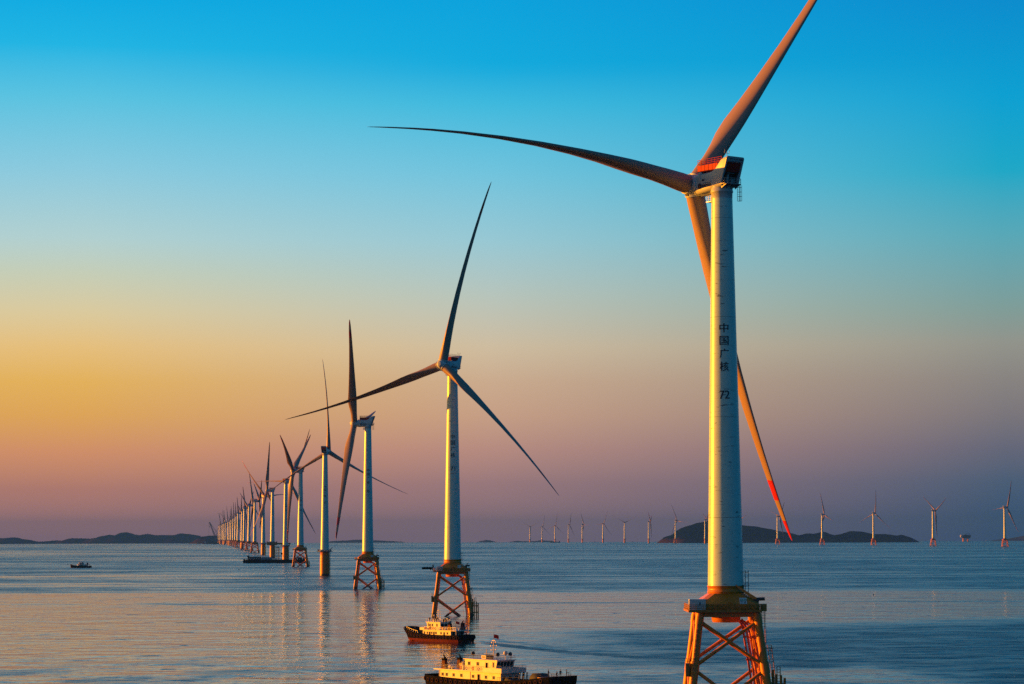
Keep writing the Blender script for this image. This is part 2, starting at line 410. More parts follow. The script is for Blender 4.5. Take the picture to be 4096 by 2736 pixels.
# --- jacket foundation, axes along the world axes
HT, HB, ZD = 6.1, 8.55, 20.4            # half spacing of the legs at deck and at the water, deck underside
def lx(z): return HT+(HB-HT)*(ZD-z)/ZD
def leg_mesh(sx, sy):
    mb = MB(); P = lambda z: Vector((sx*lx(z), sy*lx(z), z))
    mb.tube(P(-4),P(8.6),0.95,0.92,20); mb.tube(P(8.6),P(ZD+0.1),0.86,0.82,20)
    mb.tube(P(7.2),P(9.6),1.02,1.02,20); mb.tube(P(17.6),P(19.4),0.93,0.93,20)
    return mb.mesh('jacket_leg', [M['yellow']])
def brace_list():
    out = []
    for z0, z1 in ((8.7,18.4),(-4.5,8.0)):
        for f in range(4):
            for d in (0,1):
                za, zb = (z0,z1) if d else (z1,z0)
                cor = [(-1,-1),(1,-1),(1,1),(-1,1)]; a, b = cor[f], cor[(f+1)%4]
                pa = Vector((a[0]*lx(za),a[1]*lx(za),za)); pb = Vector((b[0]*lx(zb),b[1]*lx(zb),zb))
                out.append((pa, pb, 0.40))
    return out
def brace_mesh(pa, pb, r):
    mb = MB(); mb.tube(pa, pb, r, r, 14, 0, False); return mb.mesh('brace', [M['yellow']])
def frame_mesh():
    mb = MB()
    for sx in (-1,1):
        for sy in (-1,1):
            P = lambda z: Vector((sx*lx(z), sy*lx(z), z)); mb.tube(P(-4),P(ZD+.1),0.95,0.82,12)
    for pa, pb, r in brace_list(): mb.tube(pa, pb, r, r, 8, 0, False)
    return mb.mesh('jacket_frame', [M['yellow']])
def transition_mesh():
    mb = MB()
    mb.lathe([(22.9,3.98),(23.6,3.98),(24.4,3.98),(24.45,4.08),(24.6,4.08),(24.65,3.97),(25.6,3.97),(25.65,4.08),(25.85,4.08)], 48, 0)
    # pyramid body
    bot, mid, top = 6.9, 6.9, 3.6
    def sq(h, z, c=0.9): return [(-h+c,-h,z),(h-c,-h,z),(h,-h+c,z),(h,h-c,z),(h-c,h,z),(-h+c,h,z),(-h,h-c,z),(-h,-h+c,z)]
    mb.loft([sq(6.6,20.6),sq(6.75,21.2),sq(6.75,22.0),sq(3.75,24.2,1.0)], 0, False)
    for s in (-1,1):                    # doubler plates and a round inspection cover on the front face
        mb.bb(s*4.0-.5,s*4.0+.5,-6.9,-6.7,20.9,21.9)
    mb.lathe([(-6.83,.95),(-6.83,.75),(-6.78,.75),(-6.78,.02)],24,axis='Y',org=(0.3,0,21.9-0.5))
    # girders under the deck and the bottom of the centre can
    for q in (-5.9,5.9):
        mb.bb(-6.3,6.3,q-.5,q+.5,19.2,20.3); mb.bb(q-.5,q+.5,-5.38,5.38,19.2,20.3)
    mb.bb(-5.4,5.4,-1.0,1.0,19.3,20.3)
    mb.lathe([(20.3,3.3),(18.2,3.1),(17.9,2.9)], 32)
    return mb.mesh('transition_piece', [M['yellow']])
DK = 7.7
def deck_mesh():
    mb = MB(); mb.bb(-8.6,6.95,-DK,DK,20.32,20.58); mb.bb(-8.75,-8.6,-DK,DK,20.25,20.75); mb.bb(6.95,7.1,-DK,DK,20.25,20.75)
    mb.bb(-8.6,6.95,-DK-.12,-DK,20.25,20.8); mb.bb(-8.6,6.95,DK,DK+.12,20.25,20.8)
    return mb.mesh('work_deck', [M['rust']])
def deck_rail_mesh():
    mb = MB(); mb.rail([(-8.6,-DK,20.75),(6.95,-DK,20.75),(6.95,DK,20.75),(-8.6,DK,20.75)],1.15,0.05,1.55,(0.38,0.76),closed=True)
    return mb.mesh('deck_railing', [M['rust']])
def crane_mesh(up):
    mb = MB(); b = Vector((6.1,-4.5,20.6))
    mb.tube(b,b+Vector((0,0,2.6)),0.42,n=12,mat=0); mb.bb(5.5,6.7,-5.1,-3.9,22.2,23.0,1)
    if up: e = b+Vector((1.9,-.6,4.6)); s = b+Vector((-.2,0,2.6))
    else: s = b+Vector((.5,0,2.0)); e = b+Vector((-4.3,1.2,5.4))
    d = (e-s); sd = Vector((0,.3,0)); upv = Vector((.25,0,.35))
    mb.quadbox([s-sd-upv,s+sd-upv,s+sd+upv,s-sd+upv,e-sd*.5-upv*.4,e+sd*.5-upv*.4,e+sd*.5+upv*.4,e-sd*.5+upv*.4],0)
    if up: mb.tube(b+Vector((0,0,1.2)),s.lerp(e,.55),.14,n=8,mat=1)
    mb.tube(b+Vector((.2,-.2,2.4)),b+Vector((1.9,-.2,2.45)),0.36,n=14,mat=1)
    return mb.mesh('deck_crane', [M['yellow'], M['dark']])
def accesscage_mesh():
    mb = MB(); x = 4.1
    mb.ladder((x,-1.6,22.5),(x,-1.6,29.2),(0,1,0),0.6,0.05,0.5,(0.7,0,0)); mb.tube((x-.8,-1.6,28.8),(x+.7,-1.6,28.8),.05,n=5)
    mb.bb(x-.6,x+.9,-2.2,-1.0,25.9,26.0)
    return mb.mesh('tower_ladder', [M['dark']])
def ladder_mesh():
    mb = MB(); S = Vector((0,1,0))
    mb.ladder((7.7,-5.0,12.5),(7.5,-5.0,21.8),(1,.2,0),0.7,0.06,0.55,(0.1,-.8,0)); mb.bb(7.1,8.3,-5.9,-4.2,20.4,22.0)
    mb.ladder((9.6,-6.2,6.0),(8.7,-6.2,13.2),(1,.2,0),0.8,0.06,0.6,(0.0,-.7,0)); mb.bb(7.4,9.6,-6.6,-5.0,12.4,12.55)
    return mb.mesh('access_ladder', [M['rust']])
def landing_mesh():
    mb = MB()
    for x, z1 in ((9.3,8.0),(10.0,7.0),(11.0,6.8),(11.8,6.2)): mb.tube((x,-7.6,-3),(x,-7.6,z1),0.28,n=10)
    mb.ladder((10.5,-7.6,-2),(10.5,-7.6,8.6),(1,0,0),0.7,0.1,0.6)
    for z in (4.6,1.6): mb.bb(8.0,12.0,-7.9,-7.4,z,z+.45)
    mb.tube((8.4,-7.4,4.8),(9.6,-7.5,4.8),.3,n=8); mb.tube((8.6,-7.4,1.2),(9.6,-7.5,1.2),.3,n=8)
    mb.bb(8.4,10.2,-8.0,-6.6,5.2,5.35); mb.rail([(8.4,-8,5.35),(10.2,-8,5.35),(10.2,-6.7,5.35)],1.1,.05,.7,(.5,))
    return mb.mesh('boat_landing', [M['rust']])
def cables_mesh():
    mb = MB()
    for i, (dx, dy) in enumerate(((-1.6,3.2),(-1.2,1.2),(-.5,-1.0),(-2.2,5.0))):
        top = Vector((2.2+i*.5,dy*.5,18.4)); k = Vector((lx(16)+dx-.3,dy,16.0))
        mb.path([top,top.lerp(k,.35)+Vector((0,0,.35)),top.lerp(k,.7)+Vector((0,0,.1)),k],.22,8)
        mb.path([k,Vector((lx(8)+dx,dy,8.0)),Vector((lx(-4)+dx,dy,-4))],.24,10)
        for z in (14.5,9.5,4.0): mb.tube((lx(z)+dx-.5,dy,z),(lx(z)+.2,dy,z),.18,n=8)
    mb.tube((5.2,-5.6,-3),(5.0,-5.4,19.2),.05,n=5)
    return mb.mesh('cable_pipe', [M['red_pipe']])
M['red_pipe'] = mat('red_brown_pipe', (0.60,0.10,0.03), 0.35, vary=0.3)[0]
def bracket_mesh():
    mb = MB(); x = -lx(8.5)
    mb.bb(x-2.0,x-1.2,-8.5,-6.2,6.6,9.4); mb.bb(x-1.2,x-.3,-7.9,-6.8,6.2,8.8); mb.rail([(x-2.0,-8.5,9.4),(x-1.2,-8.5,9.4),(x-1.2,-6.2,9.4)],1.0,.05,.6,(.5,))
    return mb.mesh('side_bracket', [M['rust']])
def sign_mesh():
    mb = MB(); y = lambda z: -6.75+(z-22.0)*(3.0/2.2)-.05
    x0, x1 = 2.45,4.0
    za, zb = 22.05,23.3
    mb.add([(x0,y(za),za),(x1,y(za),za),(x1,y(zb),zb),(x0,y(zb),zb),(x0,y(za)+.05,za-.02),(x1,y(za)+.05,za-.02),(x1,y(zb)+.05,zb-.02),(x0,y(zb)+.05,zb-.02)],[(0,1,2,3),(4,7,6,5),(0,4,5,1),(1,5,6,2),(2,6,7,3),(3,7,4,0)],0)
    for i in range(4):
        x = x0+.15+i*.36; z1, z2 = 22.72,23.2
        mb.add([(x,y(z1)-.012,z1),(x+.3,y(z1)-.012,z1),(x+.15,y(z2)-.012,z2)],[(0,1,2)],1)
    for x, w, z, h in ((x0+.12,.7,22.55,.06),(x0+.12,.6,22.42,.06),(x0+.12,.5,22.2,.06),(x0+.95,.3,22.15,.2),(x0+1.05,.3,22.4,.16)):
        mb.add([(x,y(z)-.012,z),(x+w,y(z)-.012,z),(x+w,y(z+h)-.012,z+h),(x,y(z+h)-.012,z+h)],[(0,1,2,3)],2)
    return mb.mesh('sign_board', [M['white'], M['green'], M['navy']])
def draft_mesh():
    """depth numbers down the front left leg"""
    items = []
    lab = [('S',17.4)]+[(str(n),n+0.35) for n in range(16,1,-1)]
    mb = MB()
    for s, z in lab:
        vs, fs = text_mesh(s, 1.0, 0.02); vs = fit(vs, 0.5 if len(s) > 1 else 0.3, 0.55 if s != 'S' else 0.8)
        ax = Vector((-lx(z),-lx(z),z))
        for (vv) in (vs,):
            pts = []
            for x, h in vv:
                r = (1.06 if (7.2 < z+h < 9.6) else (.95 if z+h > 17.3 else (0.90 if z+h > 8.6 else .99))); a = -PI/2-0.35+x/r
                pts.append((-lx(z+h)+math.cos(a)*r,-lx(z+h)+math.sin(a)*r,z+h))
            mb.add(pts, fs)
        if s != 'S':
            pts = []
            zz = z-.45; r = (1.06 if 7.2 < zz < 9.6 else (0.90 if zz > 8.6 else .99))
            for i in range(6):
                a = -PI/2-0.75+i*.16
                for h in (0,.09): pts.append((-lx(zz)+math.cos(a)*r,-lx(zz)+math.sin(a)*r,zz+h))
            mb.add(pts,[(2*i,2*i+2,2*i+3,2*i+1) for i in range(5)])
    return mb.mesh('depth_marks', [M['dark']])
# --- monopile foundation
def pile_mesh():
    mb = MB(); mb.lathe([(-5,4.45),(14,4.45),(18,4.3),(22.6,4.15),(22.7,4.3),(23.0,4.3)],40)
    for z in (4,7,10,13,16,19): mb.lathe([(z,4.5),(z+.12,4.56),(z+.24,4.5)],40)
    return mb.mesh('monopile', [M['yellow']])
def pile_deck_mesh():
    mb = MB(); mb.lathe([(21.6,5.0),(22.2,6.6),(22.5,6.7),(22.5,4.1)],28,0,smooth=False)
    mb.bb(-7.6,-3.5,-2,2,22.0,22.45); mb.bb(3.0,7.4,-2.2,2.2,22.0,22.45)
    return mb.mesh('work_platform', [M['grey']])
def pile_rail_mesh():
    mb = MB(); pts = [(6.6*math.cos(2*PI*i/16),6.6*math.sin(2*PI*i/16),22.5) for i in range(16)]
    mb.rail(pts,1.3,.07,2.6,(.65,),closed=True); mb.bb(4.6,6.2,-4.2,-2.6,22.5,24.4); mb.tube((5.4,-3.4,24.4),(7.4,-3.8,26.0),.3,n=8); mb.bb(-6.4,-4.6,-3,-1.4,22.5,24.3)
    return mb.mesh('platform_railing', [M['grey']])
def pile_landing_mesh():
    mb = MB()
    for a in (-2.2,-1.4): 
        c = Vector((3.2+a+2.2,-4.6,0)); mb.tube((c.x,c.y-.4,-3),(c.x,c.y-.4,7),.26,n=8)
    mb.ladder((3.6,-4.7,0),(3.6,-4.7,22),(1,0,0),.8,.09,.8,(0,-.6,0)); mb.bb(2.4,4.8,-5.4,-4.3,12.4,12.6)
    mb.tube((5.0,-1.0,-3),(4.9,-1.0,22),.3,n=8)
    return mb.mesh('boat_landing', [M['yellow']])
def gantry_mesh():
    mb = MB(); mb.bb(-9,8,-5,5,21.4,26.6); mb.bb(8,31,-1.4,1.4,22.6,25.2)
    for i in range(8): mb.bb(8.5+i*2.9,9.0+i*2.9,-1.6,1.6,22.4,25.4)
    for x in (-8.6,-3,3,7.6): mb.bb(x-.3,x+.3,-5.2,5.2,21.2,28.0)
    return mb.mesh('work_gantry', [M['rust']])

SH = dict(tower=tower_mesh(Z0), tower_pile=tower_mesh(22.7), blade=blade_mesh(7.0), hub=hub_mesh(), socket=socket_mesh(), nacelle=nacelle_mesh(), hoist=hoist_mesh(),
          hoist_rail=hoist_rail_mesh(), rear=rearframe_mesh(), cooler=coolers_mesh(), balcony=balcony_mesh(), balcony_rail=balcony_rail_mesh(), cage=cage_mesh(), basket=basket_mesh(),
          vane=vane_mesh(), duct=duct_mesh(), emblem=emblem_mesh(), nlet=nac_letter_mesh(), frame=frame_mesh(), trans=transition_mesh(), deck=deck_mesh(), deck_rail=deck_rail_mesh(),
          acage=accesscage_mesh(), ladder=ladder_mesh(), landing=landing_mesh(), cables=cables_mesh(), sign=sign_mesh(), pile=pile_mesh(), pdeck=pile_deck_mesh(), prail=pile_rail_mesh(), pland=pile_landing_mesh())
SH['legs'] = [leg_mesh(sx, sy) for sx in (-1,1) for sy in (-1,1)]
SH['braces'] = [brace_mesh(*b) for b in brace_list()]
SH['crane_up'] = crane_mesh(True); SH['crane_down'] = crane_mesh(False)
GLY = [text_mesh(c, 2.0) for c in '中国广核']
GZ = (82.2,79.4,76.6,73.7)
def letters_mesh(face):
    items = []
    for (vs, fs), z in zip(GLY, GZ):
        for k in (-.04,0,.04): items.append((fit(vs, 2.0, 2.0), fs, 0.15+k, z+k*.3))
    return wrap_mesh('tower_lettering', items, tr, 0.04, face, M['navy'])
def number_mesh(s, face):
    vs, fs = text_mesh(s, 2.0)
    return wrap_mesh('tower_number', [(fit(vs, 2.2, 1.8), fs, 0.15+k, 67.5) for k in (-.04,0,.04)], tr, 0.04, face, M['navy'])
LET0 = letters_mesh(-PI/2)

def turbine(x, y, yaw_deg, phi_tip, label, group, kind='jacket', lod=0, number=None, bends=None, crane='down', rolls=None):
    root = thing('wind_turbine', label, 'wind turbine', (x, y, zsea(x, y)), 0, group)
    # foundation
    if kind == 'jacket':
        if lod < 2:
            for i, me in enumerate(SH['legs']):
                o = link('jacket_leg', me, root)
                if i == 0 and lod == 0: link('depth_marks', draft_mesh(), o)
            for me in SH['braces']: link('brace', me, root)
        else: link('jacket_frame', SH['frame'], root)
        tp = link('transition_piece', SH['trans'], root)
        dk = link('work_deck', SH['deck'], root)
        if lod < 2:
            link('deck_railing', SH['deck_rail'], dk); link('boat_landing', SH['landing'], root); link('access_ladder', SH['ladder'], root)
            link('deck_crane', SH['crane_'+crane], root)
        if lod == 0:
            link('sign_board', SH['sign'], tp); link('tower_ladder', SH['acage'], root); link('cable_pipe', SH['cables'], root); link('side_bracket', bracket_mesh(), root)
        tw = link('tower', SH['tower'], root)
    else:
        link('monopile', SH['pile'], root); pd = link('work_platform', SH['pdeck'], root)
        link('platform_railing', SH['prail'], pd)
        if lod < 2: link('boat_landing', SH['pland'], root)
        tw = link('tower', SH['tower_pile'], root)
    if lod < 2:
        face = math.atan2(-y, -x); rot = Matrix.Rotation(face+PI/2, 4, 'Z')
        link('tower_lettering', LET0, tw, mat4=rot)
        if number: link('tower_number', number_mesh(number, face), tw)
    # nacelle
    th = math.radians(yaw_deg)
    NM = Matrix.Translation((0,0,HUB)) @ Matrix.Rotation(th, 4, 'Z')
    nc = link('nacelle', SH['nacelle'], root, mat4=NM)
    link('hoist_platform', SH['hoist'], nc)
    if lod < 2:
        link('hoist_railing', SH['hoist_rail'], nc); link('rear_frame', SH['rear'], nc); link('cooler_unit', SH['cooler'], nc); link('balcony', SH['balcony'], nc)
        [link(q.name.split('.')[0], q, nc) for q in SH['nlet']]; [link('emblem', q, nc) for q in SH['emblem']]
    if lod == 0:
        for n, k in (('balcony_railing','balcony_rail'),('access_ladder','cage'),('service_basket','basket'),('wind_sensor','vane'),('exhaust_duct','duct')): link(n, SH[k], nc)
    # rotor, tilted back five degrees
    tilt = math.radians(5)
    RM = NM @ Matrix.Translation((OV,0,0)) @ Matrix.Rotation(-tilt, 4, 'Y') @ Matrix.Translation((-OV,0,0))
    hb = link('hub', SH['hub'], root, mat4=RM)
    for k in range(3):
        ph = math.radians(phi_tip+120*k)
        B = bends[k] if bends else 7.0
        root_ph = ph + (math.atan(B/87.0))
        if rolls: root_ph += math.radians(rolls[k])
        # local frame of the blade: x = rotor axis, z = along the span, y = z cross x
        s_loc = Vector((0, math.cos(root_ph), math.sin(root_ph))); a_loc = Vector((1,0,0)); y_loc = s_loc.cross(a_loc)
        BM = Matrix(((a_loc.x,y_loc.x,s_loc.x,OV),(a_loc.y,y_loc.y,s_loc.y,0),(a_loc.z,y_loc.z,s_loc.z,0),(0,0,0,1)))
        bl = link('blade', blade_mesh(B) if bends else SH['blade'], root, mat4=RM @ BM)
        if lod < 2: link('blade_socket', SH['socket'], hb, mat4=BM)
    return root

GR = 'turbines of the long row running off to the left'
GB = 'small turbines of the far row on the right'
# name, tower x, tower y, yaw, tip phase, foundation, detail, number
ROW = [
 (46.6,533,126.5,3.2,'jacket',0,'72'),
 (-27.6,1119,242.6,75.5,'jacket',0,'71'),
 (-100.6,1690,174.0,51.4,'jacket',0,'70'),
 (-174.3,2258,74.6,87.6,'pile',1,'69'),
 (-254.6,2920,171.1,27.5,'jacket',1,'68'),
 (-327.7,3512,52.5,119.9,'pile',1,None),
 (-411.7,4170,179.4,71.9,'pile',1,None),
 (-493.9,4820,300.8,4.4,'pile',1,None),
 (-572.3,5400,12.9,28.3,'jacket',1,None),
 (-667.5,6160,15.8,79.5,'jacket',1,None),
 (-733.5,6650,20.8,29.4,'jacket',1,None),
 (-812.0,7300,4.1,4.4,'pile',1,None)]
LAB = [
 'huge nearest wind turbine numbered 72, nacelle seen from behind, one blade reaching far left',
 'second nearest wind turbine, numbered 71, on a yellow jacket with its rotor facing the viewer',
 'wind turbine numbered 70, rotor edge-on to the left of its tower, one blade straight up',
 'wind turbine on a fat yellow single pile directly right of the moored black barge',
 'wind turbine on a yellow jacket standing just in front of the moored black barge',
 'turbine on a yellow pile behind the right half of the barge, between gantry and jacket',
 'turbine on the yellow pile ringed by the orange work gantry above the barge',
 'turbine on a yellow pile left of the orange gantry, its lit hub facing the viewer',
 'biggest of the three jacket turbines left of the barge, standing nearest the barge',
 'middle one of the three jacket turbines left of the barge',
 'leftmost and smallest of the three jacket turbines left of the barge',
 'turbine on a yellow pile just left of the three jacket turbines beyond the barge']
roots = []
for i, (r, lab) in enumerate(zip(ROW, LAB)):
    bends = (11.5,3.5,8.0) if i == 0 else None
    roots.append(turbine(r[0], r[1], r[2], r[3], lab, GR, r[4], r[5], r[6], bends, 'down' if i == 0 else 'up', (0,2.3,2.9) if i == 0 else None))
link('work_gantry', gantry_mesh(), roots[6])
# the far end of the row: tower x in photo pixels turned into metres once, at the distance read from the hub height
FAR = [(952.5,8120,12,20),(943,9000,8,6),(934,9900,10,14),(926,10600,14,1),(919.5,11300,9,8),(913,11950,12,16),(904,12650,20,95),(898.5,13000,32,40),(893.7,13500,6,0),(888,14100,14,103),(882,14800,60,75),(876,15500,10,108)]
ORD = ['first','second','third','fourth','fifth','sixth','seventh','eighth','ninth','tenth','eleventh','twelfth']
for i, (px, Y, yaw, ph) in enumerate(FAR):
    X = (px-2048)/9700*Y
    lab = ('last turbine at the far left end of the long row, next to the crane ship' if i == 11 else
           '%s distant turbine left of the small pile turbine, counted towards the crane ship' % ORD[i])
    turbine(X, Y, yaw, ph, lab, GR, 'jacket' if i in (0,1,2,3,6,9) else 'pile', 2)
# far row on the right
RIGHT = [(128.2,17997,68.7,29.1,'pile'),(216.3,17821,57.6,104.5,'pile'),(288.7,16605,49.9,101.4,'pile'),(364.8,15883,26.9,111.9,'pile'),(443.5,15474,19.1,62.6,'pile'),(545.4,14682,55.5,112.8,'pile'),
 (632.4,13739,83.4,31.1,'pile'),(736.8,13170,3.3,38.2,'pile'),(822.3,12274,35.2,66.4,'jacket'),(930.4,11758,9.5,21.0,'pile'),(1019.0,10939,11.5,50.7,'jacket'),(1095.3,10055,18.7,14.9,'jacket'),
 (1182.3,9291,13.8,74.7,'jacket'),(1306.2,8804,37.6,97.7,'jacket'),(1376.6,7964,19.2,32.5,'jacket'),(1446.2,7147,19.1,115.1,'jacket')]
RL = ['leftmost turbine of the far right row, two blades raised in a wide V',
 'far turbine between the leftmost one of the right row and the low work barge',
 'far turbine rising behind the low dark work barge',
 'first far turbine to the right of the low dark work barge',
 'thin far turbine with its rotor edge-on, second to the right of the low work barge',
 'far turbine with three evenly spread blades, just right of the edge-on one',
 'far turbine with two blades in a broad flat V, left of the island',
 'far turbine just off the island\'s left tip, rotor seen almost edge-on',
 'far jacket turbine in front of the island\'s left slope',
 'far turbine half hidden by the left edge of the huge tower numbered 72',
 'far turbine before the island, almost all hidden behind the huge tower numbered 72',
 'far jacket turbine beside the red tip of the huge drooping blade',
 'far jacket turbine before the middle of the island, one blade straight up leaning left',
 'far jacket turbine at the right end of the island with three spread blades',
 'far jacket turbine right of the island, blades in a Y, left of the offshore platform',
 'far jacket turbine at the right edge of the view, right of the offshore platform']
for r, lab in zip(RIGHT, RL): turbine(r[0], r[1], r[2], r[3], lab, GB, r[4], 2)

# things standing on the decks
def container(x, y, z, label, w=3.5, d=2.4, h=2.45):
    t = thing('deck_container', label, 'container', (x, y, z), 0)
    mb = MB(); mb.bb(-w/2,w/2,-d/2,d/2,0,h)
    n = 14
    for i in range(n):
        xx = -w/2+.1+i*(w-.2)/(n-1)
        if -0.05 < xx < 1.0: continue
        mb.bb(xx-.06,xx+.06,-d/2-.05,-d/2,.12,h-.12)
    for i in range(9): yy = -d/2+.15+i*(d-.3)/8; mb.bb(-w/2-.05,-w/2,yy-.06,yy+.06,.12,h-.12)
    link('body', mb.mesh('body', [M['white']]), t)
    mb = MB(); mb.bb(.05,.9,-d/2-.07,-d/2-.01,.1,h-.25); dr = link('door', mb.mesh('door', [M['nacelle']]), t)
    mb = MB(); mb.bb(.35,.6,-d/2-.1,-d/2-.07,1.1,1.75); link('window', mb.mesh('window', [M['glass']]), dr)
    return t
container(46.6-6.75,533-6.1,20.62,'white corrugated container on the left end of the deck of turbine 72')
container(-27.6-5.6,1119-6.0,20.62,'small pale container on the left end of the deck of turbine 71',2.6,2.2,2.1)
mb = MB(); mb.tube((-4.8,0,0),(0,0,0.05),.5,.5,14); mb.tube((-5.0,0,0),(-4.8,0,0),.42,.5,14); mb.bb(-1.2,-.8,-.4,.4,-1.0,0); mb.bb(-.3,0,-.4,.4,-1.0,0); mb.bb(-.2,.4,-.4,.4,.3,1.6)
thing('fender_pipe','thick black pipe sticking out left from the deck of turbine 71','pipe',(-27.6-8.9,1119-5.5,21.85),0,None,mb.mesh('fender_pipe',[M['black']]))

# ------------------------------------------------------------------ vessels
def hull_mesh(st, zkeel=-1.6, bul=0.9, redz=0.55):
    """st: (x, half beam at deck, half beam at water, deck height)"""
    L, rings = len(st), []
    mb = MB()
    for side in (1,-1):
        for a, b in zip(st[:-1], st[1:]):
            def col(s):
                x, bd, bw, dz = s
                br = bw+(bd-bw)*(redz/max(dz,.1))
                return [(x,0,zkeel),(x,side*bw*.7,zkeel),(x,side*bw,0),(x,side*br,redz),(x,side*bd,dz),(x,side*bd,dz+bul),(x,side*(bd-.18),dz+bul),(x,side*(bd-.18),dz),(x,0,dz+.05)]
            A, B = col(a), col(b)
            for k in range(8):
                f = [A[k],B[k],B[k+1],A[k+1]]
                if side < 0: f = f[::-1]
                mb.add(f,[(0,1,2,3)],1 if k < 3 else (2 if k == 7 else 0))
    for s, rev in ((st[0],False),(st[-1],True)):
        x, bd, bw, dz = s; br = bw+(bd-bw)*(redz/max(dz,.1)); e = .0
        f = [(x,-bw*.7,zkeel),(x,bw*.7,zkeel),(x,bw,0),(x,br,redz),(x,-br,redz),(x,-bw,0)]
        mb.add(f if rev else f[::-1],[tuple(range(6))],1)
        f = [(x,-br,redz),(x,br,redz),(x,bd,dz+bul),(x,-bd,dz+bul)]
        mb.add(f if rev else f[::-1],[(0,1,2,3)],0)
        d = .18 if not rev else -.18
        f = [(x+d,-bd+.18,dz),(x+d,bd-.18,dz),(x+d,bd-.18,dz+bul),(x+d,-bd+.18,dz+bul)]
        mb.add(f[::-1] if rev else f,[(0,1,2,3)],0)
        f = [(x,-bd,dz+bul),(x,bd,dz+bul),(x+d,bd-.18,dz+bul),(x+d,-bd+.18,dz+bul)]
        mb.add(f,[(0,1,2,3)],0)
    return mb
def hull_at(st, x):
    for a, b in zip(st[:-1], st[1:]):
        if a[0] <= x <= b[0]:
            t = (x-a[0])/(b[0]-a[0]); return [a[i]+(b[i]-a[i])*t for i in range(4)]
    return st[-1]
TY = None
def tyre_mesh(R=.5, r=.15):
    mb = MB(); mb.torus((0,0,0), R-r+.06, r, 'Y', 18, 8); return mb.mesh('tyre_fender', [M['tyre']])
TYRE = tyre_mesh()
def tyres(root, st, xs, drop=0.35, ends=True):
    for x in xs:
        for s in (1,-1):
            _, bd, bw, dz = hull_at(st, x); x2, bd2, _, dz2 = hull_at(st, min(x+.3, st[-1][0]))
            a = math.atan2(s*(bd2-bd), .3) if x+.3 < st[-1][0] else 0
            z = dz+.35-drop+random.uniform(-.12,.12)
            o = link('tyre_fender', TYRE, root, (x, s*(bd+.05), z)); o.rotation_euler = (random.uniform(-.08,.08), 0, a)
def windows(root, specs, y, parent_mat='glass', w=.75, h=.72, frame=True):
    """specs: (x, z) on the two long walls at |y|"""
    for x, z in specs:
        for s in (1,-1):
            mb = MB(); mb.bb(-w/2,w/2,-.03,.03,-h/2,h/2,0)
            for a, b, c, d in ((-w/2-.06,w/2+.06,h/2,h/2+.06),(-w/2-.06,w/2+.06,-h/2-.06,-h/2),(-w/2-.06,-w/2,-h/2,h/2),(w/2,w/2+.06,-h/2,h/2)): mb.bb(a,b,-.05,.05,c,d,1)
            mb.bb(-.025,.025,-.05,.05,-h/2,h/2,1)
            link('window', mb.mesh('window',[M['glass'],M['grey']]), root, (x, s*(y+.01), z))
def ring_mesh():
    mb = MB(); mb.torus((0,0,0),.33,.09,'Y',16,6); return mb.mesh('life_ring',[M['orange']])
RING = ring_mesh()
def flag_mesh(w=1.1, h=.75):
    mb = MB(); n = 8; vs = []
    for i in range(n+1):
        t = i/n; yy = .16*math.sin(t*6)*t; dz = -.35*t*t
        vs += [(-w*t,yy,dz),(-w*t,yy+.0,dz-h)]
    mb.add(vs,[(2*i,2*i+2,2*i+3,2*i+1) for i in range(n)],0,True)
    return mb.mesh('flag',[M['flag']])
def mast_mesh(h, cross=((.45,.7),(.65,.9),(.82,.6))):
    mb = MB(); mb.tube((0,0,0),(0,0,h),.17,.09,10)
    mb.tube((0,0,h),(0,0,h+1.6),.03,.015,5)
    for t, w in cross:
        mb.tube((0,-w,h*t),(0,w,h*t),.045,n=5); mb.tube((-w*.6,0,h*t+.12),(w*.6,0,h*t+.12),.04,n=5)
        for y in (-w,w): mb.bb(-.1,.1,y-.1,y+.1,h*t,h*t+.28)
    mb.tube((0,0,0),(.0,0,.0),.1); mb.bb(-.6,.6,-.07,.07,h*.93,h*.93+.12)
    return mb.mesh('mast',[M['cream']])
def funnel_mesh(h):
    mb = MB(); P = lambda z,a,b: [(-a,-b,z),(a,-b,z),(a,b,z),(-a,b,z)]
    mb.loft([P(0,.75,.5),P(h*.78,.55,.4)],0,False); mb.loft([P(h*.78,.57,.42),P(h,.55,.4)],1,False)
    mb.tube((0,0,h),(0,0,h+.55),.16,n=10,mat=1); mb.tube((0,0,h+.5),(-.45,0,h+.8),.15,n=10,mat=1); mb.tube((.3,.1,h),(.3,.1,h+.35),.09,n=8,mat=1)
    return mb.mesh('funnel',[M['funnel'],M['black']])
def bollard_mesh():
    mb = MB()
    for x in (-.35,.35): mb.tube((x,0,0),(x,0,.75),.16,n=10); mb.tube((x,0,.75),(x,0,.85),.2,n=10)
    mb.bb(-.6,.6,-.25,.25,-.02,.08); return mb.mesh('bollard',[M['black']])
BOLL = bollard_mesh()
def raft_mesh():
    mb = MB(); mb.lathe([(-.95,.02),(-.95,.33),(-.8,.42),(-.05,.42),(-.03,.46),(.03,.46),(.05,.42),(.8,.42),(.95,.33),(.95,.02)],16,axis='X',org=(0,0,.55)); mb.bb(-.6,-.45,-.35,.35,0,.3); mb.bb(.45,.6,-.35,.35,0,.3)
    return mb.mesh('life_raft',[M['white']])
RAFT = raft_mesh()
def wheelhouse(x0, x1, hw, z0, z1, rake, mats):
    mb = MB()
    A = [(x0,-hw,z0),(x1,-hw,z0),(x1,hw,z0),(x0,hw,z0)]; B = [(x0,-hw,z1),(x1+rake,-hw,z1),(x1+rake,hw,z1),(x0,hw,z1)]
    mb.loft([A,B],0,False); mb.bb(x0-.3,x1+rake+.35,-hw-.3,hw+.3,z1,z1+.16)
    return mb
